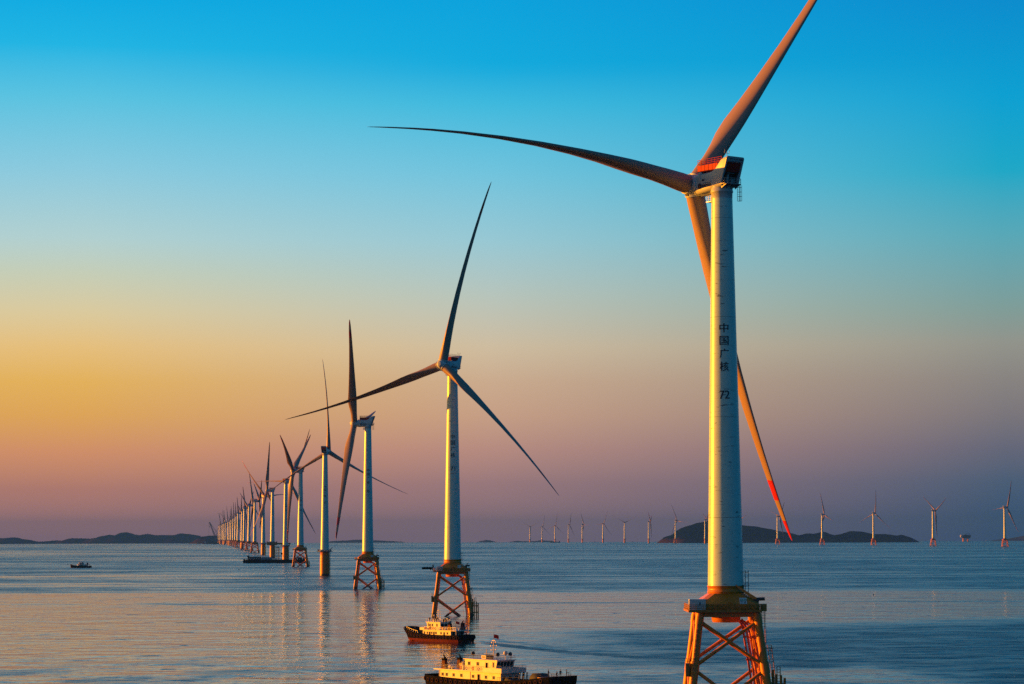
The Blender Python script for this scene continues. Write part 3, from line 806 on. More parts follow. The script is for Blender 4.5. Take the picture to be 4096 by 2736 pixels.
def front_windows(root, x0, z0, x1, z1, hw, n, t0=.42, t1=.9):
    for i in range(n):
        y0 = -hw+.25+i*(2*hw-.5)/n; y1 = y0+(2*hw-.5)/n-.16
        p = lambda t, d: (x0+(x1-x0)*t+d, z0+(z1-z0)*t)
        mb = MB(); a, b = p(t0,.02), p(t1,.02)
        mb.add([(a[0],y0,a[1]),(a[0],y1,a[1]),(b[0],y1,b[1]),(b[0],y0,b[1]),(a[0]-.06,y0,a[1]),(a[0]-.06,y1,a[1]),(b[0]-.06,y1,b[1]),(b[0]-.06,y0,b[1])],[(0,1,2,3),(4,7,6,5),(0,4,5,1),(1,5,6,2),(2,6,7,3),(3,7,4,0)])
        link('window', mb.mesh('window',[M['glass']]), root)
def door_at(root, x, s, y, z, w=.75, h=1.75, m='black'):
    mb = MB(); mb.bb(-w/2,w/2,-.04,.04,0,h,0); mb.bb(-w/2-.07,-w/2,-.06,.06,0,h+.07,1); mb.bb(w/2,w/2+.07,-.06,.06,0,h+.07,1); mb.bb(-w/2,w/2,-.06,.06,h,h+.07,1)
    link('door', mb.mesh('door',[M[m],M['cream']]), root, (x, s*(y+.02), z))

# --- the nearest vessel: long utility tug heading right, towards the viewer
def utility_tug(x, y, hd):
    root = thing('utility_boat','long black-hulled work boat with cream deckhouse at the bottom edge, three people on its bow','work boat',(x,y,zsea(x,y)),math.radians(hd),'work boats')
    st = [(-24,3.6,2.8,2.1),(-23,4.3,3.9,2.0),(-19,4.7,4.6,1.8),(-8,4.75,4.7,1.6),(6,4.75,4.7,1.7),(14,4.75,4.5,2.2),(19,4.7,4.2,2.8),(22,4.6,3.7,3.2),(23.5,4.3,3.2,3.35),(24.2,3.9,2.9,3.4)]
    link('hull', hull_mesh(st).mesh('hull',[M['black'],M['antifoul'],M['deck']]), root)
    tyres(root, st, [-23.2+1.85*i for i in range(25)])
    mb = MB(); mb.bb(-18.8,4.6,-3.0,3.0,1.6,4.25); mb.bb(-18.85,-18.7,-3.1,-2.9,1.6,4.25); mb.bb(-6.9,-6.8,-3.08,3.08,1.6,4.2,1)
    house = link('deckhouse', mb.mesh('deckhouse',[M['cream'],M['grey']]), root)
    windows(house,[(-17.6,3.15),(-16.0,3.15),(-13.3,3.15),(-10.3,3.15),(-5.8,3.1),(-.9,3.1),(2.0,3.1)],3.0)
    for s in (1,-1): door_at(house,-3.6,s,3.0,1.75,.85,1.95); door_at(house,-4.6,s,3.0,1.75,.7,1.95,'cream')
    for i, yy in enumerate((-1.9,0,1.9)):
        mb = MB(); mb.bb(4.6,4.66,yy-.4,yy+.4,2.5,3.5); link('window', mb.mesh('window',[M['glass']]), house)
    mb = MB(); mb.bb(-20.4,3.0,-3.6,3.6,4.25,4.5); mb.bb(-1.0,5.9,-3.9,3.9,4.26,4.5)
    mb.bb(-1.0,5.9,-3.9,-3.8,4.5,5.4); mb.bb(-1.0,5.9,3.8,3.9,4.5,5.4); mb.bb(5.8,5.9,-3.8,3.8,4.5,5.4)
    bd = link('bridge_deck', mb.mesh('bridge_deck',[M['cream']]), root)
    mb = MB(); mb.rail([(-1.0,-3.5,4.5),(-20.3,-3.5,4.5),(-20.3,3.5,4.5),(-1.0,3.5,4.5)],1.1,.035,1.5,(.4,.75)); mb.rail([(2,-3.85,5.4),(5.85,-3.85,5.4),(5.85,3.85,5.4),(2,3.85,5.4)],.6,.03,1.3,())
    link('railing', mb.mesh('railing',[M['rail']]), bd)
    wh = link('wheelhouse', wheelhouse(-9.2,2.3,2.75,4.5,7.1,.7,0).mesh('wheelhouse',[M['cream']]), root)
    windows(wh,[(-7.6,6.15),(-4.3,6.15)],2.75,w=.85,h=.8)
    windows(wh,[(1.6,6.1)],2.75,w=.5,h=1.2)
    for s in (1,-1): door_at(wh,-.9,s,2.75,4.6,.8,1.95)
    front_windows(wh,2.3,4.5,3.0,7.1,2.75,5)
    mb = MB(); mb.rail([(-9.2,-2.9,7.26),(2.9,-2.9,7.26),(2.9,2.9,7.26),(-9.2,2.9,7.26)],1.0,.035,1.2,(.5,),closed=True)
    link('roof_railing', mb.mesh('roof_railing',[M['rail']]), wh)
    mb = MB(); mb.bb(-2.6,-1.0,-2.98,-2.92,7.5,8.2,0)
    board = link('name_board', mb.mesh('name_board',[M['white']]), wh)
    mb = MB()
    for i in range(4):
        xx = -2.42+i*.33; mb.bb(xx,xx+.07,-3.0,-2.985,7.65,8.05); mb.bb(xx+.16,xx+.23,-3.0,-2.985,7.65,8.05); mb.bb(xx,xx+.23,-3.002,-2.987,7.82,7.9)
    link('name_lettering', mb.mesh('name_lettering',[M['flag']]), board)
    link('mast', mast_mesh(4.8), root, (-1.6,0,7.2))
    fl = link('flag', flag_mesh(1.2,.9), root, (-1.6,0.05,13.2)); fl.rotation_euler = (0,0,math.radians(170)-math.radians(hd))
    mb = MB(); mb.tube((0,0,0),(0,0,1.0),.1,n=8); mb.ball((0,0,1.5),.55,14); link('radome', mb.mesh('radome',[M['cream']]), root, (1.4,1.2,7.26))
    mb = MB(); mb.tube((0,0,0),(0,0,1.1),.06,n=6); mb.lathe([(-.3,.05),(-.25,.4),(.15,.5),(.15,.02)],14,axis='X',org=(0,0,1.3))
    sl = mb.mesh('searchlight',[M['dark']])
    for px, py in ((2.2,-1.9),(2.4,1.8),(-6.5,-2.4)): link('searchlight', sl, root, (px,py,7.26))
    mb = MB(); mb.tube((0,0,0),(0,0,2.3),.09,n=8); mb.bb(-.25,.25,-.25,.25,0,.5); link('antenna_post', mb.mesh('antenna_post',[M['rail']]), root, (-5.5,1.0,7.26))
    mb = MB(); mb.lathe([(-1.4,.05),(-1.35,.42),(1.35,.42),(1.4,.05)],14,axis='X',org=(0,0,.6)); mb.bb(-1.2,1.2,-.3,.3,0,.25); link('roof_locker', mb.mesh('roof_locker',[M['tarp']]), root, (-3.2,0,7.26))
    for s in (1,-1): link('funnel', funnel_mesh(2.5), root, (-17.6,s*2.4,4.5))
    for px, py in ((-14.6,-2.6),(-12.4,2.6)): link('life_raft', RAFT, root, (px,py,4.5))
    mb = MB(); mb.bb(-.7,.7,-.6,.6,0,1.5); mb.tube((0,0,1.5),(.9,0,2.2),.2,n=8); mb.ball((-.9,.2,1.0),.75,10); link('deck_machinery', mb.mesh('deck_machinery',[M['dark']]), root, (-12.6,-.6,4.5))
    mb = MB(); mb.bb(-.6,.6,-.45,.45,0,1.1); mb.tube((0,0,1.1),(0,0,1.9),.25,n=8); link('vent_box', mb.mesh('vent_box',[M['cream']]), root, (-11.2,-1.8,4.5))
    for px in (-9.8,-5.2): link('life_ring', RING, root, (px,-3.58,5.05))
    for px, py in ((-20.5,-3.6),(-20.5,3.6),(-2,-4.1),(9,-4.0),(9,4.0),(17.5,-3.6),(17.5,3.6)):
        dz = hull_at(st,px)[3]; link('bollard', BOLL, root, (px,py,dz+.05))
    mb = MB(); pts = []
    for s in (1,-1): mb.rail([(5.2,s*4.6,2.6),(13.5,s*4.6,3.0)],.75,.045,.8,())
    link('bulwark_railing', mb.mesh('bulwark_railing',[M['dark']]), root)
    mb = MB()
    for px in (8.2,9.4): mb.path([(px,-.6,2.0),(px+.55,-.6,4.5),(px+.9,-.6,4.5),(px+.7,-.6,2.0)],.08,6); mb.path([(px,.6,2.0),(px+.55,.6,4.5),(px+.9,.6,4.5),(px+.7,.6,2.0)],.08,6)
    link('deck_frame', mb.mesh('deck_frame',[M['dark']]), root)
    mb = MB(); mb.loft([[(13.2+dx,sy*1.9,2.4),(13.2+dx,sy*1.9,3.4)] for dx in (0,) for sy in ()] or [[(13.4,-1.9,2.3),(13.4,1.9,2.3),(13.6,1.5,3.9),(13.6,-1.5,3.9)],[(14.6,-2.1,2.3),(14.6,2.1,2.3),(14.7,1.7,4.6),(14.7,-1.7,4.6)],[(16.4,-2.1,2.4),(16.4,2.1,2.4),(16.3,1.7,4.5),(16.3,-1.7,4.5)],[(17.4,-1.8,2.6),(17.4,1.8,2.6),(17.2,1.4,3.7),(17.2,-1.4,3.7)]],0,True)
    link('covered_winch', mb.mesh('covered_winch',[M['tarp']]), root)
    mb = MB(); mb.lathe([(-1.3,.02),(-1.3,.75),(-1.1,.75),(-1.1,.45),(1.1,.45),(1.1,.75),(1.3,.75),(1.3,.02)],16,axis='Y',org=(0,0,.8)); mb.bb(-.6,.6,-1.6,-1.35,0,1.3); mb.bb(-.6,.6,1.35,1.6,0,1.3)
    link('anchor_winch', mb.mesh('anchor_winch',[M['dark']]), root, (6.6,-1.2,1.75))
    mb = MB(); mb.prism([(5.0,-3.2,1.7),(9.5,-3.4,1.8),(8.8,-3.2,2.8),(6.5,-3.0,3.1)],(0,1.2,0)); link('deck_cargo', mb.mesh('deck_cargo',[M['tarp']]), root)
    # bow platform with its rail
    mb = MB(); mb.bb(18.6,23.7,-3.5,3.5,3.3,3.9); link('bow_platform', mb.mesh('bow_platform',[M['rust']]), root)
    mb = MB(); mb.rail([(19.0,-3.4,3.9),(19.8,-3.4,3.9)],1.0,.05,.8,(.5,)); mb.rail([(22.6,2.6,3.9),(23.5,2.6,3.9)],1.0,.05,.8,(.5,)); mb.rail([(22.6,-2.6,3.9),(23.5,-2.6,3.9)],1.0,.05,.8,(.5,))
    link('bow_railing', mb.mesh('bow_railing',[M['dark']]), root)
    return root

# --- the harbour tug heading away to the left
def harbour_tug(x, y, hd):
    root = thing('harbour_tug','black and red tug with cream deckhouse, steaming left past the foot of turbine 71','tug',(x,y,zsea(x,y)),math.radians(hd),'work boats')
    st = [(-14,3.3,2.6,1.7),(-13,4.1,3.6,1.65),(-9,4.6,4.4,1.5),(-2,4.7,4.6,1.5),(5,4.65,4.4,1.75),(9,4.4,3.6,2.4),(12,3.8,2.4,3.1),(13.6,2.7,1.1,3.6),(14.3,1.6,.3,3.8)]
    link('hull', hull_mesh(st,redz=.9).mesh('hull',[M['black'],M['antifoul'],M['deck']]), root)
    tyres(root, st, [-13.2+1.55*i for i in range(18)])
    mb = MB(); mb.torus((0,0,0),.9,.42,'X',18,8); 
    for dy in (-2.2,-1.1,0,1.1,2.2): link('tyre_fender', TYRE, root, (-14.15,dy,1.7)).rotation_euler = (0,0,PI/2)
    mb = MB(); mb.path([(12.4,3.7,3.9),(13.8,2.6,4.2),(14.6,1.4,4.3),(14.75,0,4.3),(14.6,-1.4,4.3),(13.8,-2.6,4.2),(12.4,-3.7,3.9)],.55,10)
    link('bow_fender', mb.mesh('bow_fender',[M['tyre']]), root)
    mb = MB(); mb.bb(-9,4.4,-3.2,3.2,1.5,3.85); house = link('deckhouse', mb.mesh('deckhouse',[M['cream']]), root)
    windows(house,[(3.6,2.95),(2.2,2.95),(.1,2.95),(-2.0,2.95),(-4.4,2.95),(-7.4,2.95)],3.2,w=.6,h=.75)
    for s in (1,-1):
        for px in (1.1,-1.0,-5.9): door_at(house,px,s,3.2,1.6,.65,1.75)
    for yy in (-2,0.4,2): 
        mb = MB(); mb.bb(-9.06,-9.0,yy-.4,yy+.4,1.7,3.5); link('door', mb.mesh('door',[M['black']]), house)
    mb = MB(); mb.bb(-12.0,5.4,-3.7,3.7,3.85,4.05); mb.bb(3.2,5.4,-3.7,-3.6,4.05,4.75); mb.bb(3.2,5.4,3.6,3.7,4.05,4.75); mb.bb(5.3,5.4,-3.6,3.6,4.05,4.75)
    for px in (-11.6,):
        for s in (1,-1): mb.tube((px,s*3.2,1.5),(px,s*3.2,3.85),.1,n=8)
    bd = link('bridge_deck', mb.mesh('bridge_deck',[M['cream']]), root)
    mb = MB(); mb.rail([(3.2,-3.65,4.05),(-11.9,-3.65,4.05),(-11.9,3.65,4.05),(3.2,3.65,4.05)],1.05,.035,1.3,(.5,)); link('railing', mb.mesh('railing',[M['rail']]), bd)
    mb = MB(); A = [(-3.4,-2.6,4.05),(2.7,-2.6,4.05),(2.7,2.6,4.05),(-3.4,2.6,4.05)]; B = [(-3.4,-2.6,6.6),(3.2,-2.6,6.6),(3.2,2.6,6.6),(-3.4,2.6,6.6)]
    mb.loft([A,B],0,False); mb.bb(-3.7,3.5,-2.9,2.9,6.6,6.76); wh = link('wheelhouse', mb.mesh('wheelhouse',[M['cream']]), root)
    windows(wh,[(.4,5.6),(-1.8,5.6)],2.6,w=.55,h=.95); windows(wh,[(2.3,5.6)],2.6,w=.35,h=1.2)
    for s in (1,-1): door_at(wh,1.5,s,2.6,4.1,.55,1.9)
    front_windows(wh,2.7,4.05,3.2,6.6,2.6,5)
    for yy in (-1.6,0,1.6):
        mb = MB(); mb.bb(-3.46,-3.4,yy-.62,yy+.62,5.0,6.1); link('window', mb.mesh('window',[M['glass']]), wh)
    mb = MB(); mb.rail([(-3.5,-2.7,6.76),(3.2,-2.7,6.76),(3.2,2.7,6.76),(-3.5,2.7,6.76)],.95,.035,1.1,(.5,),closed=True); link('roof_railing', mb.mesh('roof_railing',[M['rail']]), wh)
    link('mast', mast_mesh(4.2,((.35,.9),(.55,.8),(.75,.7),(.9,.4))), root, (0,0,6.76))
    mb = MB(); mb.tube((0,0,0),(0,0,1.9),.06,n=6); mb.ball((0,0,2.15),.33,12); mb.tube((0,0,0),(0,0,.8),.28,.2,10); link('radome', mb.mesh('radome',[M['cream']]), root, (1.6,.6,6.76))
    for px, py in ((2.6,1.8),(2.6,-1.8),(-2.8,-2)):
        mb = MB(); mb.tube((0,0,0),(0,0,.9),.06,n=6); mb.lathe([(-.25,.05),(-.2,.3),(.12,.38),(.12,.02)],12,axis='X',org=(0,0,1.05)); link('searchlight', mb.mesh('searchlight',[M['dark']]), root, (px,py,6.76))
    mb = MB(); mb.bb(-.8,.8,-.4,.4,0,.7); mb.bb(-.2,.4,-.3,.3,.7,1.1); link('roof_locker', mb.mesh('roof_locker',[M['tarp']]), root, (-1.8,-1.2,6.76))
    for s in (1,-1): link('funnel', funnel_mesh(2.4), root, (-8.4,s*3.0,4.05))
    link('life_raft', RAFT, root, (-5.6,2.9,4.05))
    for px in (2.6,.6,-1.3): link('life_ring', RING, root, (px,3.72,4.6))
    link('life_ring', RING, root, (-5.6,3.72,4.75))
    mb = MB(); mb.tube((0,0,0),(0,0,3.2),.05,n=6); fs = link('flag_staff', mb.mesh('flag_staff',[M['rail']]), root, (-9.8,1.6,4.05))
    fl = link('flag', flag_mesh(1.3,.9), fs, (0,0.02,3.1)); fl.rotation_euler = (0,0,math.radians(170)-math.radians(hd))
    for px, py in ((9,-2.6),(9,2.6),(-12,-2.8),(-12,2.8),(11.5,0)): link('bollard', BOLL, root, (px,py,hull_at(st,px)[3]+.05))
    mb = MB(); mb.lathe([(-1.1,.02),(-1.1,.7),(-.95,.7),(-.95,.4),(.95,.4),(.95,.7),(1.1,.7),(1.1,.02)],16,axis='Y',org=(0,0,.75)); mb.bb(-.7,.7,-1.4,-1.15,0,1.2); mb.bb(-.7,.7,1.15,1.4,0,1.2); link('towing_winch', mb.mesh('towing_winch',[M['dark']]), root, (7.6,0,2.1))
    mb = MB(); mb.path([(-11.5,-1.6,1.6),(-11.5,-1.6,3.2),(-11.5,1.6,3.2),(-11.5,1.6,1.6)],.16,8); link('towing_bitt', mb.mesh('towing_bitt',[M['black']]), root)
    mb = MB(); mb.rail([(5.6,4.5,2.75),(9,4.2,3.35),(12,3.6,4.05)],.75,.035,1.0,()); mb.rail([(5.6,-4.5,2.75),(9,-4.2,3.35),(12,-3.6,4.05)],.75,.035,1.0,()); link('bow_railing', mb.mesh('bow_railing',[M['rail']]), root)
    return root

TUG2 = (-3.6,586.0,-50.0)
utug = utility_tug(*TUG2)
TUG1 = (-26.0,856.0,133.0)
htug = harbour_tug(*TUG1); htug.scale = (1.1,1.0,1.0)
# the small tug out on the left: a copy, parts and all
st_ = copy_tree(htug); st_.location = (-510.7,2882,zsea(510.7,2882)); st_.rotation_euler = (0,0,math.radians(196)); st_.scale = (.86,.86,.86)
st_['label'] = 'small dark tug alone on the water far out on the left'

# thin foam where the moving tugs cut the water
M['foam'] = mat('sea_foam', (0.55,0.55,0.52), 0.9, vary=0.3)[0]
def foam(root, k, runs):
    mb = MB(); rnd = random.Random(3); mw = Matrix.Translation(root.location) @ Matrix.Rotation(root.rotation_euler.z, 4, 'Z')
    for (xa, ya), (xb, yb), w, n in runs:
        for i in range(n):
            t = rnd.random(); x, y = xa+(xb-xa)*t, ya+(yb-ya)*t; r = w*rnd.uniform(.4,1.0); l = r*rnd.uniform(1.5,4); a = math.atan2(yb-ya, xb-xa)+rnd.uniform(-.3,.3)
            ring = []
            for q in range(9):
                b = 2*PI*q/9; u, v = math.cos(b)*l*rnd.uniform(.7,1.1), math.sin(b)*r*rnd.uniform(.6,1.1)
                ring.append(tuple(mw @ (Vector((x+u*math.cos(a)-v*math.sin(a), y+u*math.sin(a)+v*math.cos(a), .06+.02*(i%5)))*k)))
            c = tuple(mw @ (Vector((x,y,.22+.02*(i%5)))*k)); mb.add(ring+[c],[(q,(q+1)%9,9) for q in range(9)],0,True)
    return struct(link('foam', mb.mesh('foam',[M['foam']])),'stuff')
foam(htug,1.0,[((15.0,1.2),(10,4.8),.14,16),((-14.8,-3),(-15.2,3.4),.2,16),((-16,1),(-30,2),.14,18)])
foam(st_,.86,[((15,.5),(6,5),.5,24),((16,2),(34,6),.35,20),((-15,-2),(-30,2),.3,18)])

# ------------------------------------------------------------------ people
def person_mesh(pose, shirt):
    V, E, R = [], [], []
    def add(p, r, par=None):
        V.append(p); R.append(r)
        if par is not None: E.append((par, len(V)-1))
        return len(V)-1
    cr = pose.get('crouch', 0)
    hip = .93-cr*.45
    pel = add((0,0,hip),(.15)); wa = add((.0,0,hip+.2),.135,pel); ch = add((.02+.15*cr,0,hip+.42),.165,wa); nk = add((.03+.22*cr,0,hip+.58),.06,ch)
    hd = add((.05+.24*cr,0,hip+.68),.085,nk); tp = add((.05+.24*cr,0,hip+.78),.085,hd); add((.14+.24*cr,0,hip+.70),.03,hd)
    for s in (1,-1):
        h = add((0,s*.1,hip-.06),.1,pel); k = add((.05+.38*cr,s*.13,.5-cr*.05),.07,h); a = add((-.02,s*.14,.09),.048,k); add((.15,s*.16,.04),.04,a)
        sh = add((.02+.15*cr,s*.19,hip+.47),.065,ch); el = add((.10+.15*cr,s*.26,hip+.22),.047,sh)
        hand = pose['hand'][0 if s > 0 else 1]; hx, hy, hz = hand
        wr = add((hx,s*hy,hz),.034,el); d = Vector((hx,s*hy,hz))-Vector(V[el]); d.normalize()
        pm = add(tuple(Vector(V[wr])+d*.06),.036,wr)
        sd = Vector((-d.y,d.x,0)); sd = sd.normalized() if sd.length > 0.05 else Vector((1,0,0))
        for j, (o, l) in enumerate(((-.03,.07),(-.01,.085),(.01,.08),(.03,.06))):
            f = add(tuple(Vector(V[pm])+d*.045+sd*o),.011,pm); add(tuple(Vector(V[f])+d*l+Vector((0,0,-.02))),.009,f)
        add(tuple(Vector(V[wr])+d*.06+sd*.055),.011,wr)
    me = bpy.data.meshes.new('person'); me.from_pydata(V, E, [])
    o = bpy.data.objects.new('person', me); COL.objects.link(o)
    mod = o.modifiers.new('skin','SKIN'); 
    if not me.skin_vertices: bpy.context.view_layer.update()
    for i, sv in enumerate(me.skin_vertices[0].data): sv.radius = (R[i],R[i]); sv.use_root = (i == 0)
    sub = o.modifiers.new('sub','SUBSURF'); sub.levels = 1
    dg = bpy.context.evaluated_depsgraph_get(); dg.update()
    out = bpy.data.meshes.new_from_object(o.evaluated_get(dg)); bpy.data.objects.remove(o)
    out.name = 'person'; out.materials.clear()
    for m in (M['skin'], M[shirt], M['cloth_dark']): out.materials.append(m)
    hands = [Vector((pose['hand'][i][0],(1,-1)[i]*pose['hand'][i][1],pose['hand'][i][2])) for i in (0,1)]
    for p in out.polygons:
        c = p.center
        p.use_smooth = True
        if c.z > hip+.57 or min((c-h).length for h in hands) < .1: p.material_index = 0
        elif c.z > hip: p.material_index = 1
        else: p.material_index = 2
    return out, hip
def person(parent_root, lx_, ly_, lz_, facing, pose, shirt, label):
    me, hip = person_mesh(pose, shirt)
    mw = Matrix.Translation(parent_root.location) @ Matrix.Rotation(parent_root.rotation_euler.z, 4, 'Z')
    p = mw @ Vector((lx_*parent_root.scale.x, ly_, lz_))
    o = thing('person', label, 'person', p, parent_root.rotation_euler.z+facing, 'people on the boats', me)
    cr = pose.get('crouch', 0); mb = MB(); mb.ball((.04+.24*cr,0,hip+.80),.115,12,0,.8); mb.ball((-.01+.24*cr,0,hip+.73),.1,10,0,1.0)
    link('hair', mb.mesh('hair',[M['hair']]), o)
    return o, p
S1 = dict(hand=((.42,.2,1.05),(.45,.15,1.0))); S2 = dict(hand=((.12,.3,.82),(.14,.28,.84))); S3 = dict(hand=((.4,.12,1.15),(.42,.1,1.1)))
person(utug,20.3,-1.6,3.9,math.radians(20),S1,'cloth_dark','person in dark clothes with arms forward, leftmost of three standing on the work boat bow')
person(utug,21.4,1.2,3.9,math.radians(-30),S2,'cloth_dark','person in dark clothes standing with arms down, middle of the standing three on the bow')
rodman, rp = person(utug,22.4,2.2,3.9,math.radians(60),S3,'cloth_blue','person in a blue shirt holding a long rod over the work boat bow')
person(utug,20.6,0.6,3.9,math.radians(10),dict(hand=((.45,.2,.5),(.45,.2,.5)),crouch=.85),'cloth_dark','person crouching low on the work boat bow between two standing people')
person(htug,11.0,.4,3.0,math.radians(90),dict(hand=((.4,.2,.75),(.4,.2,.75)),crouch=.3),'cloth_dark','person in dark clothes bending over on the bow of the red and black tug')
def world_of(root, p): return Matrix.Translation(root.location) @ Matrix.Rotation(root.rotation_euler.z, 4, 'Z') @ Vector(p)
hnd = rodman.matrix_basis @ Vector((.42,0,1.13))
mb = MB(); mb.path([Vector((-.4,.1,-.25)),Vector((0,0,0)),Vector((1.8,-.6,.9)),Vector((2.9,-1.0,1.4))],.022,6)
thing('fishing_rod','thin rod slanting up to the right from the hands of the person in blue','fishing rod',hnd,0,None,mb.mesh('fishing_rod',[M['dark']]))
a = world_of(utug,(21.2,-4.35,4.2)); mb = MB(); pts = [Vector((0,0,0))]
for i in range(1,13):
    t = i/12; pts.append(Vector((4.2*t,-2.4*t,-4.1*t-1.2*t*(1-t))))
mb.path(pts,.035,5); thing('mooring_rope','thin pale rope running from the work boat bow down to the water','rope',a,0,None,mb.mesh('mooring_rope',[M['rope']]))

# ------------------------------------------------------------------ other craft
def barge(x, y, rz):
    root = thing('deck_barge','long low black barge with huts and a drilling rig, moored among the yellow piles','barge',(x,y,zsea(x,y)),rz)
    mb = MB(); mb.prism([(-43,-9,-1),(43,-9,-1),(43,-9,4.4),(-43,-9,4.4),(-44.5,-9,2.2)],(0,18,0)); mb.bb(-42,42,-9.15,-9,3.6,4.1); mb.bb(-44,-43,-9,9,4.4,5.2)
    link('hull', mb.mesh('hull',[M['black']]), root)
    mb = MB(); mb.bb(-38,-20,-6,6,4.4,8.2); mb.bb(-39,-36.5,-4,4,8.2,10); mb.bb(-37,-21,-6.3,6.3,8.2,8.5); link('crew_hut', mb.mesh('crew_hut',[M['dark']]), root)
    for i in range(5):
        mb = MB(); mb.bb(0,1.2,-.08,.08,0,1.2); link('window', mb.mesh('window',[M['nacelle']]), root, (-36+i*3.2,-6.05,5.8))
    for i in range(3):
        mb = MB(); mb.bb(-2.2,2.2,-3,3,0,3.6)
        for j in range(8): mb.bb(-2.1+j*.55,-1.95+j*.55,-3.08,-3,.2,3.4)
        link('site_hut', mb.mesh('site_hut',[M['grey']]), root, (-16.5+i*4.7,-3,4.4))
    mb = MB(); b = 1.6; H = 21
    for sx in (-1,1):
        for sy in (-1,1): mb.tube((2+sx*b,sy*b,4.4),(2+sx*b,sy*b,H),.16,n=6)
    for i in range(8):
        z = 4.4+i*2.1
        for s in (-1,1): mb.tube((2-b,s*b,z),(2+b,s*b,z+2.1),.1,n=5); mb.tube((2+s*b,-b,z),(2+s*b,b,z+2.1),.1,n=5); mb.tube((2-b,s*b,z),(2+b,s*b,z),.1,n=5)
    mb.tube((2+2.6,0,4.4),(2+2.6,0,H+1),.35,n=8); mb.bb(.2,3.8,-1.8,1.8,H,H+1.2); mb.tube((8,0,4.4),(8,0,14),.2,n=6); mb.tube((8,0,13.5),(13,0,4.4),.16,n=6); mb.bb(7,9.5,-1,1,11.5,14)
    link('drilling_rig', mb.mesh('drilling_rig',[M['dark']]), root)
    mb = MB(); mb.path([(-16,0,8),(-14.5,0,24)],.15,5); link('guy_mast', mb.mesh('guy_mast',[M['dark']]), root)
    mb = MB(); mb.bb(30,36,-3,3,4.4,7.6); mb.bb(26,29,-2,2,4.4,6.2); mb.bb(37,40,-2,3,4.4,6.6); link('deck_machinery', mb.mesh('deck_machinery',[M['tarp']]), root)
    mb = MB(); mb.rail([(-42,-8.8,4.4),(43,-8.8,4.4)],1.2,.08,3,(.6,)); link('railing', mb.mesh('railing',[M['dark']]), root)
    return root
barge(-325,3340,0.0)

def ship(x, y, rz, L, label, hullm, house_at=.7, group='distant boats', cat='boat', name='fishing_boat', tall=1.0):
    root = thing(name, label, cat, (x,y,zsea(x,y)), rz, group)
    W = L*.13; D = L*.09
    st = [(-L/2,W*.8,W*.7,D),(-L*.42,W,W*.95,D*.95),(L*.2,W,W*.95,D),(L*.38,W*.7,W*.5,D*1.25),(L/2,W*.12,.1,D*1.5)]
    link('hull', hull_mesh(st,-.5,.5,D*.3).mesh('hull',[M[hullm],M['antifoul'],M['deck']]), root)
    hx = -L/2+L*(1-house_at)*.9; h = L*.13*tall
    mb = MB(); mb.bb(hx-L*.11,hx+L*.11,-W*.75,W*.75,D,D+h); mb.bb(hx-L*.07,hx+L*.08,-W*.6,W*.6,D+h,D+h*1.8); mb.bb(hx-L*.1,hx+L*.12,-W*.8,W*.8,D+h-.2,D+h)
    hs = link('deckhouse', mb.mesh('deckhouse',[M['cream']]), root)
    mb = MB(); mb.bb(hx+L*.08,hx+L*.085,-W*.5,W*.5,D+h*1.3,D+h*1.65); link('window', mb.mesh('window',[M['glass']]), hs)
    mb = MB(); mb.tube((hx,0,D+h*1.8),(hx,0,D+h*1.8+L*.16*tall),L*.008,n=6); mb.tube((L*.3,0,D),(L*.3,0,D+L*.2*tall),L*.008,n=6); mb.tube((L*.3,0,D+L*.12),(hx,0,D+h*1.8),L*.003,n=4)
    link('mast', mb.mesh('mast',[M['dark']]), root)
    return root
BOATS = [(-1010,21900,2.9,30,'tiny dark ship on the horizon between turbine 70 and turbine 71','black',.5,1.5),
 (670,19900,.2,16,'tiny boat on the horizon left of the evenly spread far turbine','black',.5,1.2),
 (930,18900,2.9,14,'tiny boat on the horizon between the broad V turbine and the island','black',.5,1.2),
 (2270,15800,3.0,24,'small pale boat in front of the right end of the island','grey',.6,1.0),
 (-2160,16500,.3,15,'tiny dark boat below the left end of the low headland beside the crane ship','black',.5,1.0),
 (-3250,20200,.2,18,'tiny boat under the left-hand hills','black',.5,1.0),
 (-335,19300,2.8,14,'tiny boat on the horizon just right of the tower of turbine 71','black',.5,1.0),
 (-128,18800,.3,14,'tiny boat on the horizon right of the faint islet by turbine 71','black',.5,1.0),
 (3600,18500,.3,14,'tiny boat on the horizon right of the offshore platform','black',.5,1.0)]
for b in BOATS: ship(b[0],b[1],b[2],b[3],b[4],b[5],b[6],tall=b[7])

# low work barge in front of a far turbine
def flatbarge(x, y):
    root = thing('work_barge','low dark work barge lying at the foot of a far turbine','barge',(x,y,zsea(x,y)),0.05)
    mb = MB(); mb.prism([(-33,-7,-1),(31,-7,-1),(34,-7,4.5),(-34,-7,4.5)],(0,14,0)); link('hull', mb.mesh('hull',[M['black']]), root)
    mb = MB(); mb.bb(-32,-24,-5,5,4.5,12); mb.bb(-30,-26,-4,4,12,14); link('deckhouse', mb.mesh('deckhouse',[M['dark']]), root)
    mb = MB(); mb.bb(22,30,-4,4,4.5,8); mb.tube((26,0,8),(25,0,15),.6,n=6); link('deck_machinery', mb.mesh('deck_machinery',[M['dark']]), root)
    mb = MB(); mb.bb(0,6,-4,4,4.5,7); mb.tube((3,0,7),(10,0,18),.6,n=6); link('deck_crane', mb.mesh('deck_crane',[M['rust']]), root)
flatbarge(287,16250)

